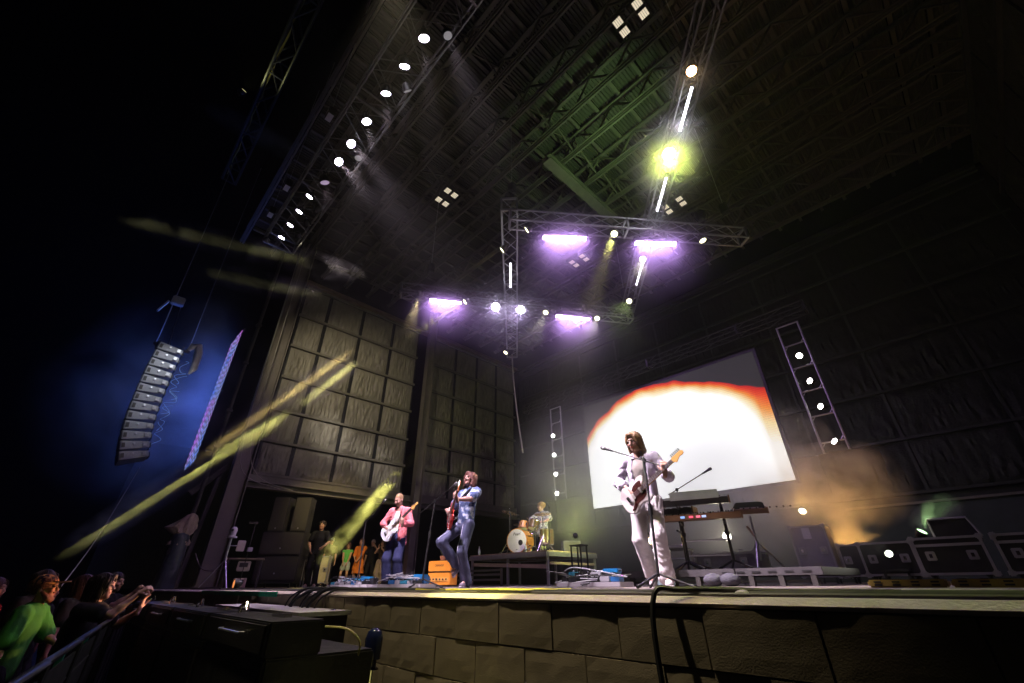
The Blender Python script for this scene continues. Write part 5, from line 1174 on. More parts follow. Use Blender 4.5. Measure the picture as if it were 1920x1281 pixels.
cable('stage_cable', 'thick black cable looping over the stage edge and down the block wall', [(-0.3,2.3,.012),(-0.65,2.12,.016),(-0.98,1.95,.026),(-1.08,1.86,-.02),(-1.08,1.85,-.5),(-1.05,1.84,-1.4)], .012, blk)
for k in range(7):
    cable('stage_cable', 'black cable spilling over the edge beside the green strip, %s of the bunch' % ordn[k], [(-4.4+.22*k,2.3+.05*(k%3),.014),(-4.85+.15*k,2.05,.02),(-5.1+.13*k-.06*(k%2),1.88,.0),(-5.2+.12*k,1.80-.02*(k%3),-.25-.08*(k%2)),(-5.0+.10*k,1.75,-1.3)], .008+.003*(k%3), blk, group='cables spilling over the edge')
for i, (x, y, rz) in enumerate(((-0.78,2.06,.2),(0.28,2.14,-.1),(-5.2,2.1,.4))):
    t = thing('cable_tape', ('crumpled white tape band around the cables right of the guitarist','crumpled white tape band around the cables at the right','crumpled white tape band around the cables left of the singer')[i], 'tape', (x,y,0), rz); F = Field((-.12,-.16,-.02),(.12,.16,.14),.010); F.cone((0,-.06,.008),(0,.07,.012),.016,.018,.02,flat=((1,0,0),.6)); F.wrinkle(.004,50,50,40,i+2); F.cut((0,0,.002),(0,0,-1)); v_, q_ = F.mesh(); mesh_obj('band',[(v_,q_,0)],[mat('gaffer_white',(.6,.56,.58),.6)],t)
t = thing('cable_ramp', 'yellow and black perforated cable ramp at the right of the deck', 'cable ramp', (1.0,5.1,0)); ym = mat('ramp_yellow',(.32,.23,.04),.6)
for k in range(4):
    m = MB(); m.prism([(-.25+0,0),(.25,0),(.25,.055),(-.25,.055)],-.14,.14,Matrix.Translation((-1.6+k*.52,0,0))); sg_ = m.build('segment', ym, t, bevel=.012)
    for i in range(4):
        for j in range(2): m = MB(); m.box((-1.6+k*.52-.18+i*.12,-.142,.018+j*.022),(.05,.006,.012)); m.build('slot', black, sg_)
        m = MB(); m.box((-1.6+k*.52-.18+i*.12,0,.057),(.05,.2,.006)); m.build('slot', black, sg_)
# ------------------------------------------------------------------ floor lamps
AM = (1.0,0.62,0.2)
lamp('floor_light', 'bright floor lamp glowing in the orange smoke above the grey case', (-2.45,10.6,1.28), (-1.6,8.6,2.2), 0.075, (1.0,0.92,0.7), 12, 45, (1.0,.50,.12), 165, 0.9)
lamp('floor_light', 'unseen upturned amber lamp added behind the upright grey case to light the smoke', (-1.95,10.95,0.25), (-1.9,10.8,3.0), 0.10, (1.0,.6,.2), 6, 420, (1.0,.50,.12), 120, .9, yoke=False)  # extra lamp out of sight, brightens the smoke from below
lamp('floor_light', 'bright floor lamp in front of the black road cases', (-1.16,9.15,0.40), (-1.4,6.5,1.2), 0.06, (0.95,1.0,0.85), 5, 25, (1,.95,.8), 80, .9)
lamp('floor_light', 'round floor lamp shining between the keyboard stands', (-3.72,9.7,0.85), (-2.4,4.0,1.0), 0.10, (1.0,0.97,0.85), 8, 30, (1,.9,.6), 80, .9)
lamp('floor_light', 'small amber lamp right of the drum riser', (-7.0,8.9,1.06), (-9.2,11.2,3.2), 0.06, (1.0,0.75,0.4), 14, 520, (0.90,1.0,.30), 150, .9)
lamp('floor_light', 'small lamp behind the guitarist knees', (-4.6,8.2,0.75), (-3.0,3.0,0.9), 0.07, (1.0,0.9,0.65), 8, 20, AM, 110, .9)
for i, (x, y, h_) in enumerate(((-7.0,9.0,0.86),(-2.45,11.0,1.08),(-3.72,9.8,0.62),(-1.16,9.25,0.2),(-4.6,8.3,0.55))):
    t = thing('lamp_pedestal', ('low stool carrying the amber lamp right of the drum riser','black pedestal under the lamp in the orange smoke','black pedestal under the lamp between the keyboard stands','black foot under the lamp at the road cases','black pedestal under the lamp behind the guitarist knees')[i], 'pedestal', (x,y,0)); m = MB(); m.box((0,0,h_-.02),(.34,.3,.03)); m.build('top', cab, t)
    for sx in (-1,1):
        for sy in (-1,1): m = MB(); m.box((sx*.14,sy*.12,(h_-.035)/2),(.03,.03,h_-.035)); m.build('leg', cab, t)
lamp('moving_light', 'small lamp puffing green and violet light over the road cases', (-0.75,10.3,0.75), (-0.2,10.0,1.4), 0.08, (0.6,1.0,0.5), 3, 60, (0.55,1.0,0.35), 50, 0.9)
# ------------------------------------------------------------------ left wing furniture
t = thing('tripod_stand', 'metal tripod carrying a white dome camera at the stage left edge', 'tripod', (-11.7,2.62,0))
m = MB(); m.tube([(0,0,0.5),(0,0,0.98)],.016,8); m.build('pole', alu, t, smooth=True)
for k in range(3):
    a = k*2.094+.3; m = MB(); m.tube([(0,0,.56),(.34*math.cos(a),.34*math.sin(a),.015)],.013,6); m.build('leg', alu, t)
m = MB(); m.lathe([(.03,-.03),(.035,0),(.03,.03)],10,Matrix.Translation((0,0,.56))); m.build('hub', alu, t); m = MB(); m.box((.03,.22,.83),(.04,.16,.22)); fr_ = m.build('panel_screen', mat('cream_panel',(.6,.55,.42),.6), t, bevel=.01); m = MB(); m.tube([(0,0,.83),(.03,.16,.83)],.012,6); m.build('arm', alu, t)
t = thing('dome_camera', 'white dome camera on top of the metal tripod', 'camera', (-11.7,2.62,0.985)); m = MB(); m.lathe([(.10,0),(.10,.03),(.06,.04),(.065,.10),(.075,.15),(.06,.20),(.03,.225),(.002,.23)],18); m.build('dome', mat('white_shell',(.75,.74,.72),.4), t, smooth=True); m = MB(); m.lathe([(.03,0),(.026,.02),(.003,.022)],12,Matrix.Translation((.05,-.04,.15)) @ Matrix.Rotation(R(90),4,'Y')); m.build('lens', black, t)
t = thing('work_table', 'dark work table with small devices beneath it left of the speaker stack', 'table', (-14.5,3.75,0), R(70)); m = MB(); m.box((0,0,.70),(.9,.4,.04)); m.build('top', mat('table_brown',(.28,.22,.14),.6), t)
for sx in (-1,1): m = MB(); m.box((sx*.4,0,.34),(.04,.34,.68)); m.build('leg', steel, t)
for i, (z, c_) in enumerate(((.40,(.55,.5,.38)),(.0,(.6,.42,.36)))):
    t = thing('device_box', ('cream device box hung under the work table','pinkish paper bag on the floor under the work table')[i], 'box', (-14.42,3.72,z), R(70)); m = MB(); m.box((0,0,.12),(.30,.22,.24)); m.build('body', mat('device_%d' % i,c_,.6), t, bevel=.015); m = MB(); m.box((0,-.113,.15),(.2,.006,.1)); m.build('front', steel, t)
t = thing('microphone_stand', 'thin upright stand with a flat head left of the speaker stack', 'stand', (-13.55,3.5,0)); m = MB(); m.tube([(0,0,.02),(0,0,1.5)],.012,6); m.build('pole', steel, t); m = MB(); m.box((0,-.05,1.52),(.10,.20,.05)); m.build('head', steel, t); m = MB(); m.lathe([(.14,0),(.14,.015),(.02,.03)],14); m.build('base', steel, t); m = MB(); m.box((.02,.02,.88),(.10,.12,.10)); m.build('box', mat('white_shell',(.75,.74,.72),.4), t, bevel=.01)
t = thing('covered_post', 'tall post wrapped in grey plastic with a tan cloth tied over its top', 'post', (-15.85,2.28,0)); F = Field((-.5,-.5,0),(.5,.5,2.1),.02); F.cone((0,0,0.02),(0,0,1.2),.26,.22,.03); F.wrinkle(.010,20,20,9,4); v_, q_ = F.mesh(); mesh_obj('plastic_wrap',[(v_,q_,0)],[mat('blue_grey_plastic',(.05,.065,.08),.35)],t)
m = MB(); vs = []; rr_ = random.Random(8); rings = [(1.06,.25,0,0),(1.14,.24,0,0),(1.24,.17,0,.01),(1.30,.16,0,.02),(1.38,.20,.10,.02),(1.50,.20,.26,.02),(1.60,.19,.16,.05),(1.72,.17,.06,.08),(1.84,.12,.0,.10),(1.90,.03,0,.11)]; na = 36
for z, r_, wg, dy in rings:
    for k in range(na):
        a = 2*math.pi*k/na; w_ = max(0,-math.sin(a))**6; q_ = max(0,math.sin(a))**6; rad = r_*(1+.13*math.sin(7*a+z*9)+.07*math.sin(13*a-z*14))+wg*w_+.35*wg*q_
        vs.append((rad*math.cos(a)*.8, rad*math.sin(a)+dy, z+.05*wg*math.sin(5*a)+rr_.uniform(-.012,.012)))
m.add(vs,[(i*na+k,i*na+(k+1) % na,(i+1)*na+(k+1) % na,(i+1)*na+k) for i in range(len(rings)-1) for k in range(na)]); m.build('tan_cloth', mat('tan_cloth',(.42,.33,.24),.85,bump=.5), t, smooth=True)
cable('power_cable', 'loose cable sagging between the covered post and the tripod', [(-15.5,2.7,.85),(-14.6,2.8,.45),(-13.2,2.9,.40),(-12.2,2.8,.55)], .012, mat('grey_cable',(.30,.28,.24),.6)); cable('stage_cable', 'tangle of thin cable on the deck under the tripod', [(-13.6,2.2,.02),(-12.6,2.35,.03),(-11.6,2.15,.02),(-10.6,2.4,.03),(-9.6,2.2,.02)], .012, blk)
HAZE, SD = 0.0008, 0.60
# ------------------------------------------------------------------ pit: subwoofers, barrier, jets
pitb = mat('pit_black', (0.012,0.012,0.014), 0.4, var=.4, scale=10, bump=.2)
for i in range(4):
    x = -3.62-i*1.42
    t = thing('subwoofer', '%s black pit subwoofer from the camera in the row below the stage' % ordn[i], 'speaker', (x,1.30,-1.5), 0, 'pit subwoofers in a row')
    m = MB(); m.box((0,0,.605),(1.38,.64,1.21)); m.build('cabinet', pitb, t, bevel=.012); m = MB(); m.box((0,-.327,.6),(1.30,.02,1.1)); m.build('grille', mat('pit_grille',(.02,.02,.022),.5,bump=.5,bscale=200), t)
    t = thing('front_fill_speaker', '%s low black front fill speaker from the camera on the pit subwoofers' % ordn[i], 'speaker', (x,1.12,-.288), 0, 'front fill speakers on the pit subwoofers')
    m = MB(); m.prism([(-.68,0),(.68,0),(.68,.168),(-.68,.168)],-.15,.16); m.build('cabinet', pitb, t, bevel=.008)
    m = MB(); m.box((0,-.156,.085),(1.28,.012,.13)); m.build('grille', mat('pit_grille',(.02,.02,.022),.5,bump=.5,bscale=200), t)
    m = MB(); m.tube([(-.16,-.165,.10),(-.16,-.19,.10),(.30,-.19,.10),(.30,-.165,.10)],.008,6); m.build('handle', alu, t)
    m = MB(); m.tube([(-.5+.0,.0,.17),(-.5,.0,.21),(-.44,.02,.23),(-.40,.02,.19)],.014,6); m.build('rigging_ring', chrome, t); m = MB(); m.box((.25,.05,.178),(.22,.05,.02)); m.build('rigging_bar', chrome, t)
t = thing('pit_platform', 'flat purple grey topped box between the pit speakers and the stage', 'platform', (-5.1,1.67,-1.5)); m = MB(); m.box((0,0,1.36),(2.5,.42,.03)); m.build('top', mat('grey_top',(.32,.30,.33),.6,bump=.2), t); m = MB(); m.box((0,0,.672),(2.46,.38,1.344)); m.build('box', pitb, t)
for i, (x, y, z) in enumerate(((-3.13,1.72,-.2),(-4.02,1.80,-.12))):
    t = thing('cryo_jet', ('upright black jet nozzle with a blue lit dome at the end of the pit speakers','second jet nozzle with a blue lit dome nearer the stage wall')[i], 'nozzle', (x,y,-1.5)); H_ = z+1.5
    m = MB(); m.lathe([(.05,0),(.05,H_-.22),(.034,H_-.21),(.034,H_-.18),(.055,H_-.17),(.058,H_-.06),(.045,H_-.02),(.02,H_),(.002,H_+.002)],16); m.build('nozzle', mat('gloss_blue_lit',(.01,.015,.06),.15), t, smooth=True); m = MB(); m.lathe([(.056,H_-.30),(.056,H_-.225)],16); m.build('collar', chrome, t, smooth=True)  # blue light on the dome is put into the nozzle colour
cable('stage_cable', 'thin yellow hose curling behind the front fill speaker', [(-2.98,1.30,-.16),(-2.92,1.42,-.18),(-2.90,1.50,-.25),(-2.95,1.52,-.34)], .006, mat('hose_yellow',(.6,.55,.2),.5))
t = thing('crate', 'grey box corner at the bottom edge of the picture', 'box', (-2.1,1.30,-1.5), R(40)); m = MB(); m.box((0,0,.52),(.5,.36,1.04)); m.build('body', mat('crate_grey',(.22,.21,.23),.6), t, bevel=.01); m = MB(); m.box((0,0,1.045),(.2,.1,.012)); m.build('grip', black, t)
# crowd barrier running slantwise along the pit
bd0, bd1 = Vector((-2.0,-.05,0)), Vector((-12.0,1.32,0)); bl = (bd1-bd0).length; bdir = (bd1-bd0).normalized(); ba = math.atan2(bdir.y,bdir.x)
nb = 8
for i in range(nb):
    p = bd0+bdir*(i+.5)*bl/nb; t = thing('crowd_barrier', '%s section of the dark crowd barrier from the camera' % ordn[i], 'barrier', (p.x,p.y,-1.5), ba, 'crowd barrier sections'); w = bl/nb-.02; bm_ = mat('barrier_metal',(.03,.03,.035),.35,.6)
    m = MB(); m.tube([(-w/2,0,0.02),(-w/2,0,1.25),(w/2,0,1.25),(w/2,0,0.02)],.024,8); m.build('frame', bm_, t, smooth=True); m = MB(); m.box((0,0,.62),(w-.04,.012,1.14)); m.build('sheet', pitb, t); m = MB(); m.tube([(-w/2,.0,1.05),(w/2,.0,1.05)],.012,6); m.build('rail', bm_, t); m = MB(); m.box((0,-.3,.01),(w-.03,.6,.02)); m.build('footplate', bm_, t); m = MB(); m.bar((w*.3,0,.9),(w*.3,.45,.02),.04,.04); m.build('strut', bm_, t)
    if i in (1,2):
        m = MB(); m.box((w*.2,.03,1.12),(.05,.03,.18)); m.build('tape', mat('teal_tape',(.05,.35,.30),.5), t)
# ------------------------------------------------------------------ guitars
maple = mat('maple', (0.62,0.36,0.10), .35, var=.15); rose = mat('rosewood', (.10,.05,.03), .45); tort = mat('tortoise', (.06,.018,.015), .25, var=.5, scale=30)
def guitar(label, M, bodym, guard, style=0, headm=None):
    t = thing('electric_guitar', label, 'guitar', M=M)     # local +X towards the headstock, -Y is the front, +Z towards the player's chin
    P0 = [(-.205,.0),(-.185,.10),(-.11,.158),(-.03,.128),(.05,.112),(.13,.145),(.205,.130),(.185,.075),(.145,.042),(.14,.0),(.13,-.045),(.15,-.085),(.175,-.125),(.12,-.15),(.04,-.120),(-.03,-.128),(-.11,-.158),(-.185,-.10)]
    if style == 1: P0 = [(x+.12*z*(1 if x < .1 else .4), z*1.04) for x, z in P0]
    ol = [(p.x, p.z) for p in spline([(x,0,z) for x, z in P0],4,True)]
    m = MB(); m.prism(ol,-.021,.021); m.build('body', bodym, t, smooth=True, bevel=.006)
    g = [(.14,.035),(.16,.10),(.10,.09),(.02,.06),(-.06,.02),(-.10,-.05),(-.12,-.10),(-.06,-.10),(.02,-.09),(.10,-.11),(.15,-.10),(.13,-.04)] if style == 0 else [(.14,.05),(.15,.10),(.05,.10),(-.02,.05),(-.03,-.02),(-.08,-.08),(-.14,-.12),(-.10,-.135),(-.02,-.10),(.06,-.10),(.14,-.06)]
    m = MB(); m.prism([(p.x,p.z) for p in spline([(x,0,z) for x, z in g],3,True)],-.025,-.0215); m.build('pickguard', guard, t)
    for x in ((.10,.03,-.04) if style == 0 else (.09,-.03)):
        m = MB(); m.box((x,-.029,0),(.022 if style == 0 else .034,.010,.075)); m.build('pickup', mat('pickup_cream',(.6,.58,.5),.4), t, bevel=.004)
    m = MB(); m.box((-.10,-.030,0),(.035,.014,.078)); m.build('bridge', chrome, t, bevel=.003)
    for k in range(3): m = MB(); m.lathe([(.011,0),(.010,.012),(.002,.013)],10,Matrix.Translation((-.06-.035*k,-.024,-.085-.018*k)) @ Matrix.Rotation(R(90),4,'X')); m.build('knob', guard if style else mat('cap_white',(.7,.7,.7),.5), t)
    m = MB(); m.prism([(.10,.028),(.10,-.028),(.62,-.021),(.62,.021)],-.034,-.012); nk_ = m.build('neck', headm or maple, t, bevel=.004)
    m = MB(); m.prism([(.10,.0275),(.10,-.0275),(.62,-.0205),(.62,.0205)],-.0385,-.0345); m.build('fingerboard', rose, nk_)
    for k in range(14): x = .60-.46*(1-.944**(k+1))/(1-.944**15); m = MB(); m.box((x,-.0395,0),(.003,.002,.046)); m.build('fret', alu, nk_)
    hs = [(.61,.021),(.64,.038),(.68,.034),(.76,.036),(.795,.018),(.79,-.012),(.765,-.022),(.72,-.015),(.68,-.034),(.65,-.05),(.635,-.030),(.61,-.021)]
    m = MB(); m.prism(hs,-.026,-.012); h_ = m.build('headstock', headm or maple, t, bevel=.002)
    for k in range(6): m = MB(); m.lathe([(.006,0),(.006,.03)],8,Matrix.Translation((.645+.024*k,-.02,.034)) @ Matrix.Rotation(0,4,'X')); m.box((.645+.024*k,-.018,.066),(.012,.008,.014)); m.build('tuner', chrome, h_)
    for k in range(6): m = MB(); z = -.019+.0076*k; m.tube([(-.10,-.040,z*1.3),(.62,-.041,z*.85)],.0011,4); m.build('string', alu, t)
    return t
def strap(gt, label_m, pts, m_, w=.05):
    mb = MB(); sp = spline(pts,6); vs = []
    for i, p in enumerate(sp):
        d = (sp[min(i+1,len(sp)-1)]-sp[max(i-1,0)]).normalized(); out = Vector((p.x,p.y,0)); out = out.normalized() if out.length > 1e-3 else Vector((0,-1,0)); s_ = d.cross(out).normalized()*w/2
        vs += [p+s_+out*.003, p-s_+out*.003, p-s_-out*.002, p+s_-out*.002]
    fs = []
    for i in range(len(sp)-1):
        for k in range(4): fs.append((4*i+k,4*i+(k+1) % 4,4*i+4+(k+1) % 4,4*i+4+k))
    mb.add(vs, fs); return mb
def gplace(Mp, o, neck, normal): # guitar matrix in world from person-local origin, neck direction and front normal
    x = Vector(neck).normalized(); y = -Vector(normal); y = (y-x*y.dot(x)).normalized(); z = x.cross(y)
    return Mp @ Matrix(((x.x,y.x,z.x,o[0]),(x.y,y.y,z.y,o[1]),(x.z,y.z,z.z,o[2]),(0,0,0,1)))
# ------------------------------------------------------------------ clothing materials
def cloth(name, c, var=.15, scale=9, bump=.3): return mat(name, c, .85, var=var, scale=scale, bump=bump, bscale=220, spec=.2)
def patch_cloth(name, c1, c2, c3, scale, thr=(.46,.54)):
    m_, nt_, b_ = nm(name); N_, L_ = nt_.nodes, nt_.links; tc_ = N_.new('ShaderNodeTexCoord'); n_ = N_.new('ShaderNodeTexNoise'); n_.inputs['Scale'].default_value = scale; n_.inputs['Detail'].default_value = 2; L_.new(tc_.outputs['Object'], n_.inputs['Vector'])
    cr_ = N_.new('ShaderNodeValToRGB'); L_.new(n_.outputs[0], cr_.inputs[0]); e_ = cr_.color_ramp.elements; e_[0].position = thr[0]; e_[0].color = (*c1,1); e_[1].position = thr[1]; e_[1].color = (*c2,1); q_ = e_.new(min(.98,thr[1]+.08)); q_.color = (*c3,1); cr_.color_ramp.interpolation = 'LINEAR'
    L_.new(cr_.outputs[0], b_.inputs['Base Color']); b_.inputs['Roughness'].default_value = .85; return m_
denim = mat('blue_jeans', (.085,.095,.19), .85, var=.55, scale=7, bump=.3, bscale=250); navy = cloth('navy_trousers',(.025,.03,.085),.3)
white_tr = cloth('white_trousers',(.80,.76,.77),.06); lav = cloth('lavender_shirt',(.64,.59,.72),.08); grey_tee = cloth('grey_tee',(.36,.33,.30)); pink = cloth('pink_shirt',(.85,.22,.25),.3,22); cream = cloth('cream_tee',(.7,.66,.6))
tie = patch_cloth('tie_dye_denim',(.06,.09,.22),(.20,.28,.50),(.62,.66,.78),11); floral = patch_cloth('dark_pale_print',(.05,.06,.12),(.60,.58,.62),(.68,.66,.68),34,(.43,.47))
wshoe = cloth('white_shoe',(.68,.66,.66),.08); bshoe = mat('dark_shoe',(.03,.03,.04),.5); blackc = cloth('black_cloth',(.014,.014,.016),.3)
# ------------------------------------------------------------------ performers
# guitarist C
wC, MC, JC = make_person('person', 'guitarist in white trousers and lavender overshirt in front of the bright screen', (-2.83,5.08,0), R(14), dict(H=1.80, h=.0125, hh=.008,
    head=(R(-14),R(16),R(-4)), hair='bob', haircol=(.26,.15,.07), lean=(.0,-.02), pelvis=(0,0,.94), skin=(.52,.31,.24), beard=.15,
    wristR=(-.15,-.20,1.04), elbowR=(-.8,.35,-.4), handR=(.55,-.25,-.72), palmR=(.3,.9,.1), curlR=.45,
    wristL=(.34,-.26,1.17), elbowL=(.55,.25,-1), handL=(.15,-.25,.95), palmL=(-.3,.95,.2), curlL=.75,
    ankleL=(.12,-.10,.085), toeL=(.45,-1,0), ankleR=(-.10,.16,.13), toeR=(.1,-1,-.42), kneeR=(-.15,-1,0),
    top=dict(mat=lav, ease=.034, hem=.80, sleeve=1.55, sleeve_ease=.030, open=.10, ox=.03, under=grey_tee, collar=True, wr=.009, cuff=True, name='overshirt'),
    bottom=dict(mat=white_tr, ease=.026, flare=.016, wr=.015, cuff=True, len=.98), shoe=wshoe))
gM = gplace(MC, (-.05,-.225,.98), (.78,-.06,.50), (-.05,-1,.08)); gC = guitar('white offset guitar with dark pickguard held by the guitarist in white trousers', gM, mat('cream_white_paint',(.78,.74,.72),.2,var=.04), tort, 1)
Mi = gM.inverted() @ MC
st_ = strap(gC, None, [Mi @ Vector(p) for p in ((-.20,-.215,.90),(-.24,-.05,1.0),(-.12,.16,1.25),(.06,.12,1.46),(.09,-.06,1.46),(.085,-.165,1.36),(.10,-.20,1.12))], None, .05)
st_.build('strap', mat('green_strap',(.03,.07,.035),.6), gC)
# singer B
wB, MB_, JB = make_person('person', 'singer in a tie-dyed denim shirt with one knee raised, holding a red guitar', (-6.02,4.72,0), R(2), dict(H=1.78, h=.0135, hh=.009,
    head=(R(8),R(-12),R(0)), mouth=1, hair='bob', haircol=(.16,.06,.05), lean=(.0,.06), beard=.45, skin=(.56,.33,.28),
    wristR=(-.20,-.24,1.12), elbowR=(-.8,.5,-.4), handR=(.8,-.2,-.4), palmR=(.1,.95,0), curlR=.75,
    wristL=(.24,-.40,1.23), elbowL=(.8,.2,-.7), handL=(-.25,-.25,.9), palmL=(-.2,.95,.2), curlL=.7,
    ankleL=(.06,.02,.085), toeL=(.3,-1,0), ankleR=(-.14,-.03,.33), toeR=(-.1,-.6,-.8), kneeR=(-.2,-1,.1),
    top=dict(mat=tie, ease=.026, hem=.90, sleeve=.72, sleeve_ease=.032, collar=True, wr=.009), bottom=dict(mat=denim, ease=.020, flare=.022, wr=.012, seam=mat('pale_stitch',(.55,.56,.68),.8)), shoe=mat('grey_violet_shoe',(.13,.11,.15),.6), sole=mat('violet_sole',(.3,.27,.36),.6)))
gM = gplace(MB_, (-.10,-.235,1.02), (.74,-.36,.55), (-.40,-.92,.05)); gB = guitar('red electric guitar held by the singer', gM, mat('red_paint',(.62,.03,.025),.2,var=.06), mat('guard_red',(.35,.03,.03),.3), 0, mat('neck_red_brown',(.5,.16,.06),.4))
Mi = gM.inverted() @ MB_; strap(gB, None, [Mi @ Vector(p) for p in ((-.22,-.22,.96),(-.2,-.02,1.05),(-.10,.22,1.28),(.08,.20,1.47),(.10,.0,1.46),(.08,-.17,1.30))], None).build('strap', blackc, gB)
# guitarist A
wA, MA, JA = make_person('person', 'guitarist in an open pink shirt and navy trousers with cropped blond hair', (-8.45,4.88,0), R(30), dict(H=1.74, h=.0145, hh=.010,
    head=(R(-14),R(24),R(0)), hair='buzz', haircol=(.34,.22,.11), lean=(.0,-.03), beard=.25, skin=(.50,.28,.22),
    wristR=(-.17,-.24,1.07), elbowR=(-.9,.4,-.3), handR=(.8,-.2,-.45), palmR=(.2,.9,.1), curlR=.6,
    wristL=(.24,-.30,1.12), elbowL=(.6,.3,-1), handL=(.1,-.3,.9), palmL=(-.3,.9,.2), curlL=.7, ankleL=(.12,.0,.085), ankleR=(-.11,-.03,.085),
    top=dict(mat=pink, ease=.042, hem=.76, flare=.035, sleeve=1.75, sleeve_ease=.030, open=.085, under=cream, wr=.011), bottom=dict(mat=navy, ease=.030, flare=.030, wr=.010), shoe=bshoe))
gM = gplace(MA, (-.05,-.255,1.0), (.74,-.08,.58), (-.12,-.97,.1)); gA = guitar('pale blue white electric guitar held by the guitarist in pink', gM, mat('sonic_white',(.66,.70,.78),.2,var=.04), mat('guard_white',(.75,.75,.75),.3), 0)
Mi = gM.inverted() @ MA; strap(gA, None, [Mi @ Vector(p) for p in ((-.20,-.25,.92),(-.24,-.05,1.0),(-.12,.18,1.25),(.06,.13,1.46),(.09,-.07,1.44),(.09,-.20,1.15))], None).build('strap', blackc, gA)
# drummer seated
wD, MD, JD = make_person('person', 'drummer in a dark and pale patterned shirt seated behind the drum kit', (-9.30,10.30,RZ), R(10), dict(H=1.78, h=.018, hh=.011,
    head=(R(-42),R(4),0), hair='short', haircol=(.50,.30,.14), pelvis=(0,0,.60), lean=(0,-.04), skin=(.56,.34,.28), beard=.1,
    wristR=(-.18,-.42,.84), elbowR=(-.9,.3,-.2), handR=(.2,-.9,.1), palmR=(0,0,-1), curlR=.8, wristL=(.24,-.40,.82), elbowL=(.9,.3,-.2), handL=(-.1,-.9,.1), palmL=(0,0,-1), curlL=.8,
    ankleL=(.22,-.42,.085), kneeL=(.5,-.5,1), ankleR=(-.22,-.45,.085), kneeR=(-.5,-.5,1),
    top=dict(mat=floral, ease=.032, hem=.56, sleeve=.85, sleeve_ease=.034, collar=True, wr=.004), bottom=dict(mat=cloth('pale_khaki',(.45,.46,.34)), ease=.02, wr=.004), shoe=bshoe))
for i, (p, q) in enumerate((((-.18,-.47,.86),(-.05,-.80,.92)), ((.24,-.45,.84),(.12,-.78,.86)))):
    o = thing('drumstick', ('wooden drumstick in the right hand of the drummer','wooden drumstick in the left hand of the drummer')[i], 'drumstick'); a, b = MD @ Vector(p), MD @ Vector(q); m = MB(); m.tube([a-(b-a)*.2,b],[.008,.005],8); m.build('shaft', maple, o, smooth=True); m = MB(); m.lathe([(.004,0),(.007,.008),(.003,.016)],8,Matrix.Translation(b)); m.build('tip', maple, o)
# crew and onlookers in the wing
make_person('person', 'crew member in a black t-shirt standing beside the speaker stack', (-14.35,5.6,0), R(52), dict(H=1.80, h=.02, hh=.012, hf=.011, head=(R(0),R(-4),0), hair='short', haircol=(.03,.02,.015), skin=(.60,.33,.20),
    wristR=(-.16,-.16,.96), elbowR=(-.9,.5,-.4), wristL=(.22,-.26,1.04), elbowL=(.7,.5,-.6), ankleL=(.11,-.05,.085), top=dict(mat=blackc, ease=.03, hem=.82, sleeve=.6), bottom=dict(mat=blackc, ease=.025), shoe=cloth('tan_shoe',(.45,.36,.26))))
OG = None
make_person('person', 'onlooker in a bright green top and denim shorts', (-18.9,8.65,0), R(55), dict(H=1.60, sex='f', h=.025, hh=.014, hf=.013, hair='long', haircol=(.10,.05,.03), skin=(.60,.34,.20), wristR=(-.10,-.2,.92), elbowR=(-.8,.4,-.5), wristL=(.08,-.2,.92), elbowL=(.8,.4,-.5), ankleL=(.13,0,.085), ankleR=(-.16,.02,.085),
    top=dict(mat=cloth('bright_green',(.16,.60,.12)), ease=.012, hem=.92, sleeve=.12), bottom=dict(mat=cloth('light_denim',(.40,.46,.40)), ease=.02, len=.26, name='shorts'), shoe=bshoe))
make_person('person', 'onlooker in an orange dress with hands clasped', (-18.45,9.0,0), R(40), dict(H=1.74, sex='f', h=.025, hh=.014, hf=.013, hair='long', haircol=(.08,.03,.02), skin=(.58,.32,.20), wristR=(-.10,-.24,.98), elbowR=(-.8,.4,-.5), wristL=(.06,-.26,.96), elbowL=(.8,.4,-.5),
    top=dict(mat=cloth('orange_dress',(.72,.20,.03),.3), ease=.025, hem=.84, sleeve=1.2, sleeve_ease=.03), bottom=dict(mat=cloth('orange_dress',(.72,.20,.03),.3), ease=.03, len=.3, skirt=.46, skr=.26, name='skirt'), shoe=bshoe))
make_person('person', 'onlooker in a white cap half hidden behind the yellow smoke', (-19.0,7.95,0), R(50), dict(H=1.76, h=.025, hh=.014, hf=.013, hair='cap', haircol=(.66,.63,.58), skin=(.58,.34,.22), top=dict(mat=cloth('olive_top',(.14,.13,.07)), ease=.03, sleeve=.6), bottom=dict(mat=blackc), shoe=bshoe))
make_person('person', 'dark dressed onlooker in a pale cap behind the orange dress', (-18.9,9.75,0), R(50), dict(H=1.78, h=.025, hh=.014, hf=.013, hair='cap', haircol=(.60,.52,.40), skin=(.5,.3,.2), wristL=(.2,-.3,1.45), elbowL=(.6,.2,-1), top=dict(mat=blackc, ease=.03, sleeve=.6), bottom=dict(mat=blackc), shoe=bshoe))
make_person('person', 'onlooker in wide khaki trousers raising both hands to the face', (-18.2,9.85,0), R(40), dict(H=1.72, sex='f', h=.025, hh=.014, hf=.013, hair='long', haircol=(.05,.03,.02), skin=(.52,.30,.19), wristR=(-.06,-.28,1.44), elbowR=(-.7,.0,-1), handR=(0,-.2,1), wristL=(.08,-.28,1.42), elbowL=(.7,.0,-1), handL=(0,-.2,1),
    top=dict(mat=cloth('dark_brown_top',(.05,.035,.025)), ease=.012, hem=.98, sleeve=.2), bottom=dict(mat=cloth('khaki_wide',(.36,.29,.20)), ease=.045, flare=.05), shoe=bshoe))
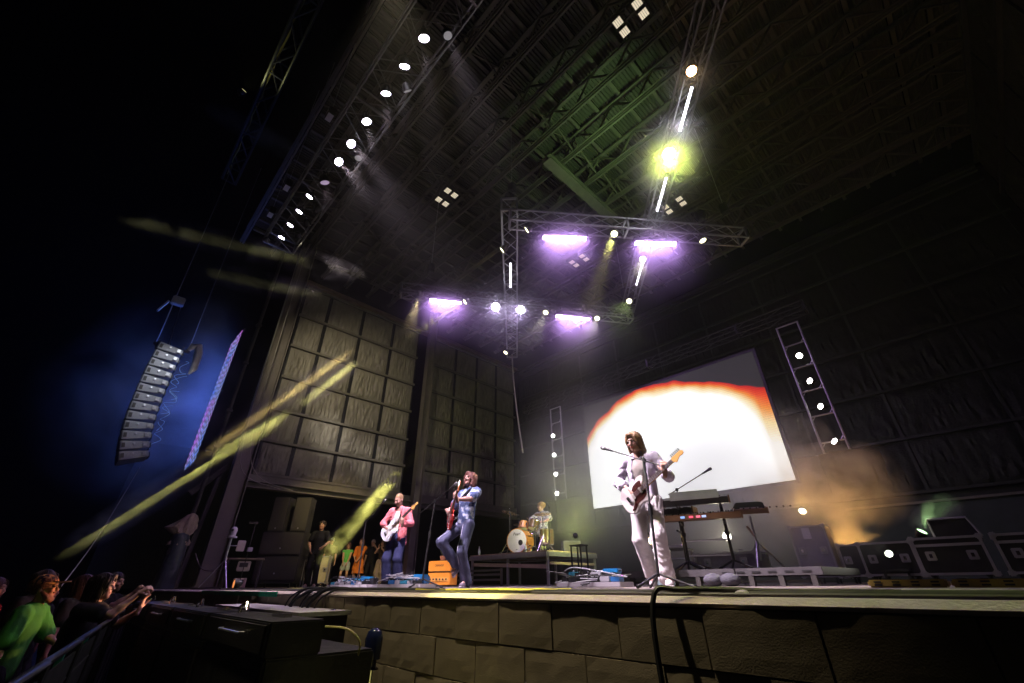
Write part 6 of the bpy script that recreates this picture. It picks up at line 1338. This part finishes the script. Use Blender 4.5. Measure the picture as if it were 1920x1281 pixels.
make_person('person', 'onlooker in shorts stretching one arm out beside the khaki trousers', (-18.0,10.35,0), R(40), dict(H=1.68, sex='f', h=.025, hh=.014, hf=.013, hair='long', haircol=(.04,.02,.015), skin=(.50,.28,.18), wristR=(-.42,-.3,1.10), elbowR=(-.6,.3,-1), top=dict(mat=cloth('dark_green_top',(.04,.05,.03)), ease=.015, hem=.9, sleeve=.3), bottom=dict(mat=cloth('dark_shorts',(.08,.08,.07)), len=.3, ease=.025, name='shorts'), shoe=bshoe))
# audience at the barrier (pit floor at -1.5)
GZ = -1.5
wM, MM, JM = make_person('person', 'bearded man in a green t-shirt, glasses and a patterned cap at the barrier', (-7.3,-.05,GZ), R(160), dict(H=1.66, h=.014, hh=.0065, head=(R(0),R(-6),R(4)), hair='short', haircol=(.22,.07,.03), beardlong=True, beard=.6, skin=(.62,.32,.20), lean=(.0,-.05),
    wristR=(-.34,-.05,.88), elbowR=(-.5,.7,-.2), wristL=(.10,-.36,1.10), elbowL=(.8,.2,-.6), top=dict(mat=cloth('lime_green',(.07,.30,.05),.12), ease=.030, hem=.80, sleeve=.88, sleeve_ease=.034), bottom=dict(mat=blackc), shoe=bshoe))
# his cap and glasses
cp = thing('baseball_cap', 'brown patterned cap on the bearded man', 'cap', M=MM @ Matrix.Translation(JM['hc'].tolist()) @ Matrix(np.vstack([np.hstack([JM['Rh'],np.zeros((3,1))]),[0,0,0,1]]).tolist()))
F = Field((-.16,-.22,-.02),(.16,.16,.2),.0065); F.ell((0,.022,.050),(.096,.114,.098),.02); F.cut((0,0,.042),(0,.12,-1)); v_, q_ = F.mesh(); mesh_obj('crown',[(v_,q_,0)],[patch_cloth('cap_pattern',(.03,.02,.02),(.35,.13,.04),(.6,.30,.08),22)],cp)
m = MB(); br = [(.082*math.sin(a), -.072-.125*math.cos(a)**.8 if math.cos(a) > 0 else -.072, .055-.006*math.cos(a)-.25*(.082*math.sin(a))**2) for a in np.linspace(-math.pi/2,math.pi/2,15)]
vs = br+[(x,y,z+.006) for x,y,z in br]; n = len(br); m.add(vs,[tuple(range(n-1,-1,-1)),tuple(range(n,2*n))]+[(i,i+1,n+i+1,n+i) for i in range(n-1)]+[(n-1,0,n,2*n-1)]); m.build('brim', mat('cap_brim',(.05,.025,.015),.7), cp)
gl = thing('eyeglasses', 'dark framed glasses on the bearded man', 'glasses', M=cp.matrix_world.copy())
for sx in (-1,1):
    m = MB(); m.tube([(sx*.032+.022*math.cos(a),-.110,.014+.018*math.sin(a)) for a in np.linspace(0,6.283,15)[:-1]],.0022,5,closed=True); m.build('rim', black, gl); m = MB(); m.tube([(sx*.054,-.108,.018),(sx*.080,-.02,.018),(sx*.080,.02,.012)],.002,5); m.build('temple', black, gl)
m = MB(); m.tube([(-.010,-.112,.016),(.010,-.112,.016)],.002,5); m.build('bridge', black, gl)
make_person('person', 'fan in a red top behind the bearded man', (-8.6,-.45,GZ), R(150), dict(H=1.66, h=.02, hh=.011, hair='long', haircol=(.06,.02,.015), skin=(.5,.26,.18), top=dict(mat=cloth('red_top',(.62,.05,.02)), ease=.03, sleeve=.7), bottom=dict(mat=blackc), shoe=bshoe))
wF, MF, JF = make_person('person', 'dark dressed fan with a tattooed forearm raised over the barrier', (-6.9,.36,GZ), R(155), dict(H=1.68, h=.016, hh=.009, hair='bob', haircol=(.03,.015,.012), skin=(.60,.36,.30), lean=(0,-.08), wristR=(-.10,-.50,1.56), elbowR=(-.4,.0,-1), handR=(.1,-.7,.6), palmR=(.5,0,-.8), curlR=.9, wristL=(.22,-.46,1.40), elbowL=(.6,.2,-1), handL=(.05,-.1,1), palmL=(0,-1,0), curlL=.3, spread=1.8,
    top=dict(mat=blackc, ease=.03, sleeve=.6), bottom=dict(mat=blackc), shoe=bshoe))
wS, MS, JS = make_person('person', 'bearded fan holding a long selfie stick at the barrier', (-9.6,.74,GZ), R(138), dict(H=1.74, h=.018, hh=.009, hair='short', haircol=(.03,.02,.015), beard=.75, skin=(.62,.38,.26), wristR=(-.08,-.42,1.50), elbowR=(-.5,.2,-1), handR=(.1,-.5,.7), palmR=(.6,0,-.6), curlR=.95, wristL=(.26,-.34,1.42), elbowL=(.6,.2,-1), handL=(0,-.5,.7), curlL=.9, top=dict(mat=blackc, ease=.03, sleeve=.6), bottom=dict(mat=blackc), shoe=bshoe))
p = MS @ Vector(JS['arms'][1][1]); p2 = MF @ Vector(JF['arms'][-1][1])
t = thing('selfie_stick', 'thin selfie stick held up beside the stage corner', 'selfie stick'); q = p+Vector((.15,.10,.62)); m = MB(); m.tube([p,q],.007,6); m.build('rod', rubber, t); m = MB(); m.box(q+Vector((0,0,.04)),(.02,.05,.09)); m.build('phone', black, t, bevel=.004)
make_person('person', 'fan in black with face turned up behind the tattooed arm', (-8.6,.38,GZ), R(150), dict(H=1.70, h=.02, hh=.011, hair='long', haircol=(.05,.02,.012), skin=(.5,.25,.16), head=(0,R(-12),0), top=dict(mat=blackc, ease=.03, sleeve=.6), bottom=dict(mat=blackc), shoe=bshoe))
for i, (x, y, yw, H_, hr_) in enumerate(((-10.4,.75,140,1.70,'short'),(-9.2,.05,150,1.62,'long'),(-8.4,-.05,150,1.74,'short'),(-10.6,.35,150,1.68,'bob'),(-7.1,-.9,150,1.78,'short'),(-11.4,.7,140,1.72,'short'))):
    make_person('person', ('dark silhouetted fan just behind the selfie stick','dark silhouetted long haired fan in the second row','dark silhouetted short haired fan between the two bearded men','dark silhouetted fan with bobbed hair far along the barrier','dark silhouetted tall fan at the left edge of the picture','dark silhouetted fan farthest along the barrier')[i], (x,y,GZ), R(yw), dict(H=H_, h=.03, hh=.014, hands=False, hair=hr_, haircol=(.02,.012,.01), skin=(.35,.19,.13), top=dict(mat=blackc, ease=.03, sleeve=.6), bottom=dict(mat=blackc), shoe=bshoe), 'silhouetted fans')
# red glow on the crowd comes from a small lamp at the foot of the stage
lamp('floor_light', 'small red orange uplight on the stage lip facing the crowd', (-7.2,1.80,0.08), (-7.2,-.1,.05), .06, (1.0,.35,.1), 1.0, 110, (1.0,.45,.22), 110, .9, yoke=False)
# ------------------------------------------------------------------ haze and smoke
hz = MB(); hz.box((-8.5,6.5,6.5),(36,28,18.4)); hb = hz.build('haze', None); hb.data.materials.clear(); tag(hb, None, None, kind='stuff')
hm_ = bpy.data.materials.new('haze'); hm_.use_nodes = True; nt = hm_.node_tree; nt.nodes.clear(); pv = nt.nodes.new('ShaderNodeVolumePrincipled'); ot = nt.nodes.new('ShaderNodeOutputMaterial')
pv.inputs['Color'].default_value = (.9,.9,.92,1); pv.inputs['Density'].default_value = HAZE; pv.inputs['Anisotropy'].default_value = 0.55
nt.links.new(pv.outputs[0], ot.inputs['Volume']); hb.data.materials.append(hm_)
def smoke(a, b, r0, r1, dens, label, scale=2.2, thr=(.42,.66), aniso=.2, c=(.9,.9,.9), fpow=1.0):
    a, b = Vector(a), Vector(b); d = b-a; L_ = d.length; M = frame((a+b)/2, d, z=(0,0,1) if abs(d.normalized().z) < .95 else (0,1,0)); R0 = max(r0, r1)
    m = MB(); pr = []
    for i in range(13): tt = i/12; pr.append((max(.02,(r0+(r1-r0)*tt)*math.sin(math.pi*min(1,max(0,.08+.84*tt)))**.35), -L_/2+L_*tt))
    m.lathe(pr, 16); o = m.build('smoke', None); o.data.materials.clear(); o.matrix_world = M @ Matrix.Rotation(R(90),4,'Y'); tag(o, label, 'smoke', kind='stuff')
    mm = bpy.data.materials.new('smoke'); mm.use_nodes = True; nt = mm.node_tree; nt.nodes.clear(); N_, K = nt.nodes, nt.links
    tc_ = N_.new('ShaderNodeTexCoord'); ns_ = N_.new('ShaderNodeTexNoise'); ns_.inputs['Scale'].default_value = scale; ns_.inputs['Detail'].default_value = 5; ns_.inputs['Distortion'].default_value = .6; K.new(tc_.outputs['Object'], ns_.inputs['Vector'])
    mr_ = N_.new('ShaderNodeMapRange'); mr_.inputs[1].default_value = thr[0]; mr_.inputs[2].default_value = thr[1]; mr_.inputs[3].default_value = 0; mr_.inputs[4].default_value = dens; K.new(ns_.outputs[0], mr_.inputs[0])
    # fade towards the outside of the puff
    gx = N_.new('ShaderNodeSeparateXYZ'); K.new(tc_.outputs['Object'], gx.inputs[0])
    def mt(op, u, v=None):
        n_ = N_.new('ShaderNodeMath'); n_.operation = op; n_.use_clamp = False
        for i, q in enumerate((u, v)):
            if q is None: continue
            if isinstance(q,(int,float)): n_.inputs[i].default_value = q
            else: K.new(q, n_.inputs[i])
        return n_.outputs[0]
    rr = mt('ADD', mt('POWER', mt('DIVIDE', gx.outputs[0], R0), 2.0), mt('POWER', mt('DIVIDE', gx.outputs[1], R0), 2.0)); zz = mt('POWER', mt('DIVIDE', mt('ABSOLUTE', gx.outputs[2]), L_/2), 2.0 if fpow > 1 else 4.0)
    fade = mt('POWER', mt('MAXIMUM', mt('SUBTRACT', 1.0, mt('ADD', rr, zz)), 0.0), fpow)
    vs_ = N_.new('ShaderNodeVolumeScatter'); vs_.inputs['Color'].default_value = (*c,1); vs_.inputs['Anisotropy'].default_value = aniso; K.new(mt('MULTIPLY', mr_.outputs[0], fade), vs_.inputs['Density']); o2 = N_.new('ShaderNodeOutputMaterial'); K.new(vs_.outputs[0], o2.inputs['Volume']); o.data.materials.append(mm)
    return o
def lp(a, b, t): return Vector(a)+(Vector(b)-Vector(a))*t
S1 = ((-5.15,5.56,7.62),(-12.9,1.3,2.37)); S2 = ((-6.10,5.61,7.62),(-11.73,2.52,3.20)); S3 = ((-8.6,6.35,7.62),(-13.0,.5,1.2)); S4 = ((-10.14,9.52,7.62),(-12.07,4.84,.56))
smoke(lp(*S1,.50), lp(*S1,.92), .24, .30, SD, 'upper orange smoke streak crossing the insulated wall', 2.6, (.15,.55))
smoke(lp(*S2,.60), lp(*S2,.83), .24, .28, SD, 'short yellow smoke streak crossing the insulated wall', 2.6, (.15,.55))
smoke(lp(*S3,.58), lp(*S3,1.10), .30, .40, SD, 'long yellow smoke streak slanting down over the crowd', 2.2, (.25,.6))
smoke(lp(*S4,.66), lp(*S4,1.01), .30, .36, SD*1.6, 'yellow smoke puffs drifting in front of the onlookers', 2.2)
smoke((-3.8,10.6,1.3), (-0.6,10.8,1.8), 1.2, .9, 1.1, 'orange brown smoke cloud below the right corner of the screen', 1.8, (.40,.75))
smoke((-2.2,10.9,1.6), (-2.0,11.2,3.6), .9, .4, .5, 'thin smoke plume rising beside the right ladder truss', 1.8, (.42,.8))
smoke((-0.85,10.2,.78), (-0.1,10.0,1.15), .20, .26, 2.0, 'small green and violet smoke puff over the road cases', 3.5, (.40,.7))
L5 = ((-1.70,12.22,2.89),(-8.95,-.93,9.71)); L6 = ((-1.71,12.22,4.45),(-8.93,-1.15,5.97)); L7 = ((-1.70,12.22,3.76),(-8.99,.37,5.59))
smoke(lp(*L5,.86), lp(*L5,1.02), .30, .30, SD*.9, 'faint olive smoke streak left of the spotlight row', 2.0, (.35,.7))
smoke(lp(*L6,.72), lp(*L6,1.02), .30, .30, SD*.8, 'faint olive smoke streak above the speaker array', 2.0, (.42,.72)); smoke(lp(*L7,.84), lp(*L7,1.02), .3, .3, SD*.8, 'short faint olive smoke streak left of the lowest spotlight', 2.0, (.42,.72))

# soft haze pockets, added round the lamps as halos, and by the blue side screen
def pocket(c, r, dens, label, aniso=.35):
    c = Vector(c); return smoke(c-Vector((r,0,0)), c+Vector((r,0,0)), r, r, dens, label, 0.7, (.05,.8), aniso, fpow=2.0)
pocket(big[0], 1.3, .20, 'haze added for the yellow green halo of the dazzling flare lamp')
pocket(big[1], .8, .12, 'faint haze added for the halo of the orange lamp')
for i, c in enumerate(((-4.7,6.45,7.5),(-3.2,8.35,7.5),(-8.98,5.88,7.45),(-6.85,9.5,7.45),(-7.93,7.55,7.5))):
    pocket(c, 1.7 if i < 4 else 1.9, .16, ('haze added for the violet halo of the left purple bar of the nearest truss','haze added for the violet halo of the right purple bar of the nearest truss','haze added for the violet halo of the leftmost purple bar','haze added for the violet halo of the far purple bar by the corner','haze added for the violet halo of the pair of flares')[i])
smoke((-20.4,1.2,5.4),(-12.4,1.2,5.0), 3.6, 3.6, .16, 'dim blue haze hanging round the speaker array', .55, (.38,.72), .3, fpow=1.6)
lamp('wash_light', 'small olive lamp added to light the canvas of the high lattice truss', (-12.0,-.9,14.6), (-10.0,-.3,15.7), .10, (.7,.65,.3), .5, 60, (.85,.85,.35), 120, .9)  # extra lamp, put in to brighten the canvas

smoke((-12.2,1.5,8.55), (-2.6,1.6,8.55), .50, .50, .012, 'faint haze added for the violet halos along the row of white spotlights', .7, (.05,.8), .35, fpow=1.5)  # thin haze added as a halo for the spotlight row
pocket((-6.2,8.0,7.0), 3.6, .03, 'dim blue violet haze filling the hanging truss square')

for i, c in enumerate(((-4.7,6.45,7.6),(-3.2,8.35,7.6),(-8.98,5.88,7.55),(-6.85,9.5,7.55),(-7.93,7.55,7.55))):
    pocket(c, 1.0 if i < 4 else .8, .5, ('dense haze added for the violet halo of the left purple bar of the nearest truss','dense haze added for the violet halo of the right purple bar of the nearest truss','dense haze added for the violet halo of the leftmost purple bar','dense haze added for the violet halo of the far purple bar by the corner','dense haze added for the violet halo of the pair of flares')[i])  # inner haze added to thicken the halos
pocket(big[0], .95, .8, 'dense haze added for the yellow green halo of the dazzling flare lamp')

pocket((-7.6,11.0,2.6), 3.4, .40, 'olive green haze drifting behind the drummer')
pocket((-3.2,8.8,1.4), 2.4, .55, 'yellow green haze drifting round the keyboards')
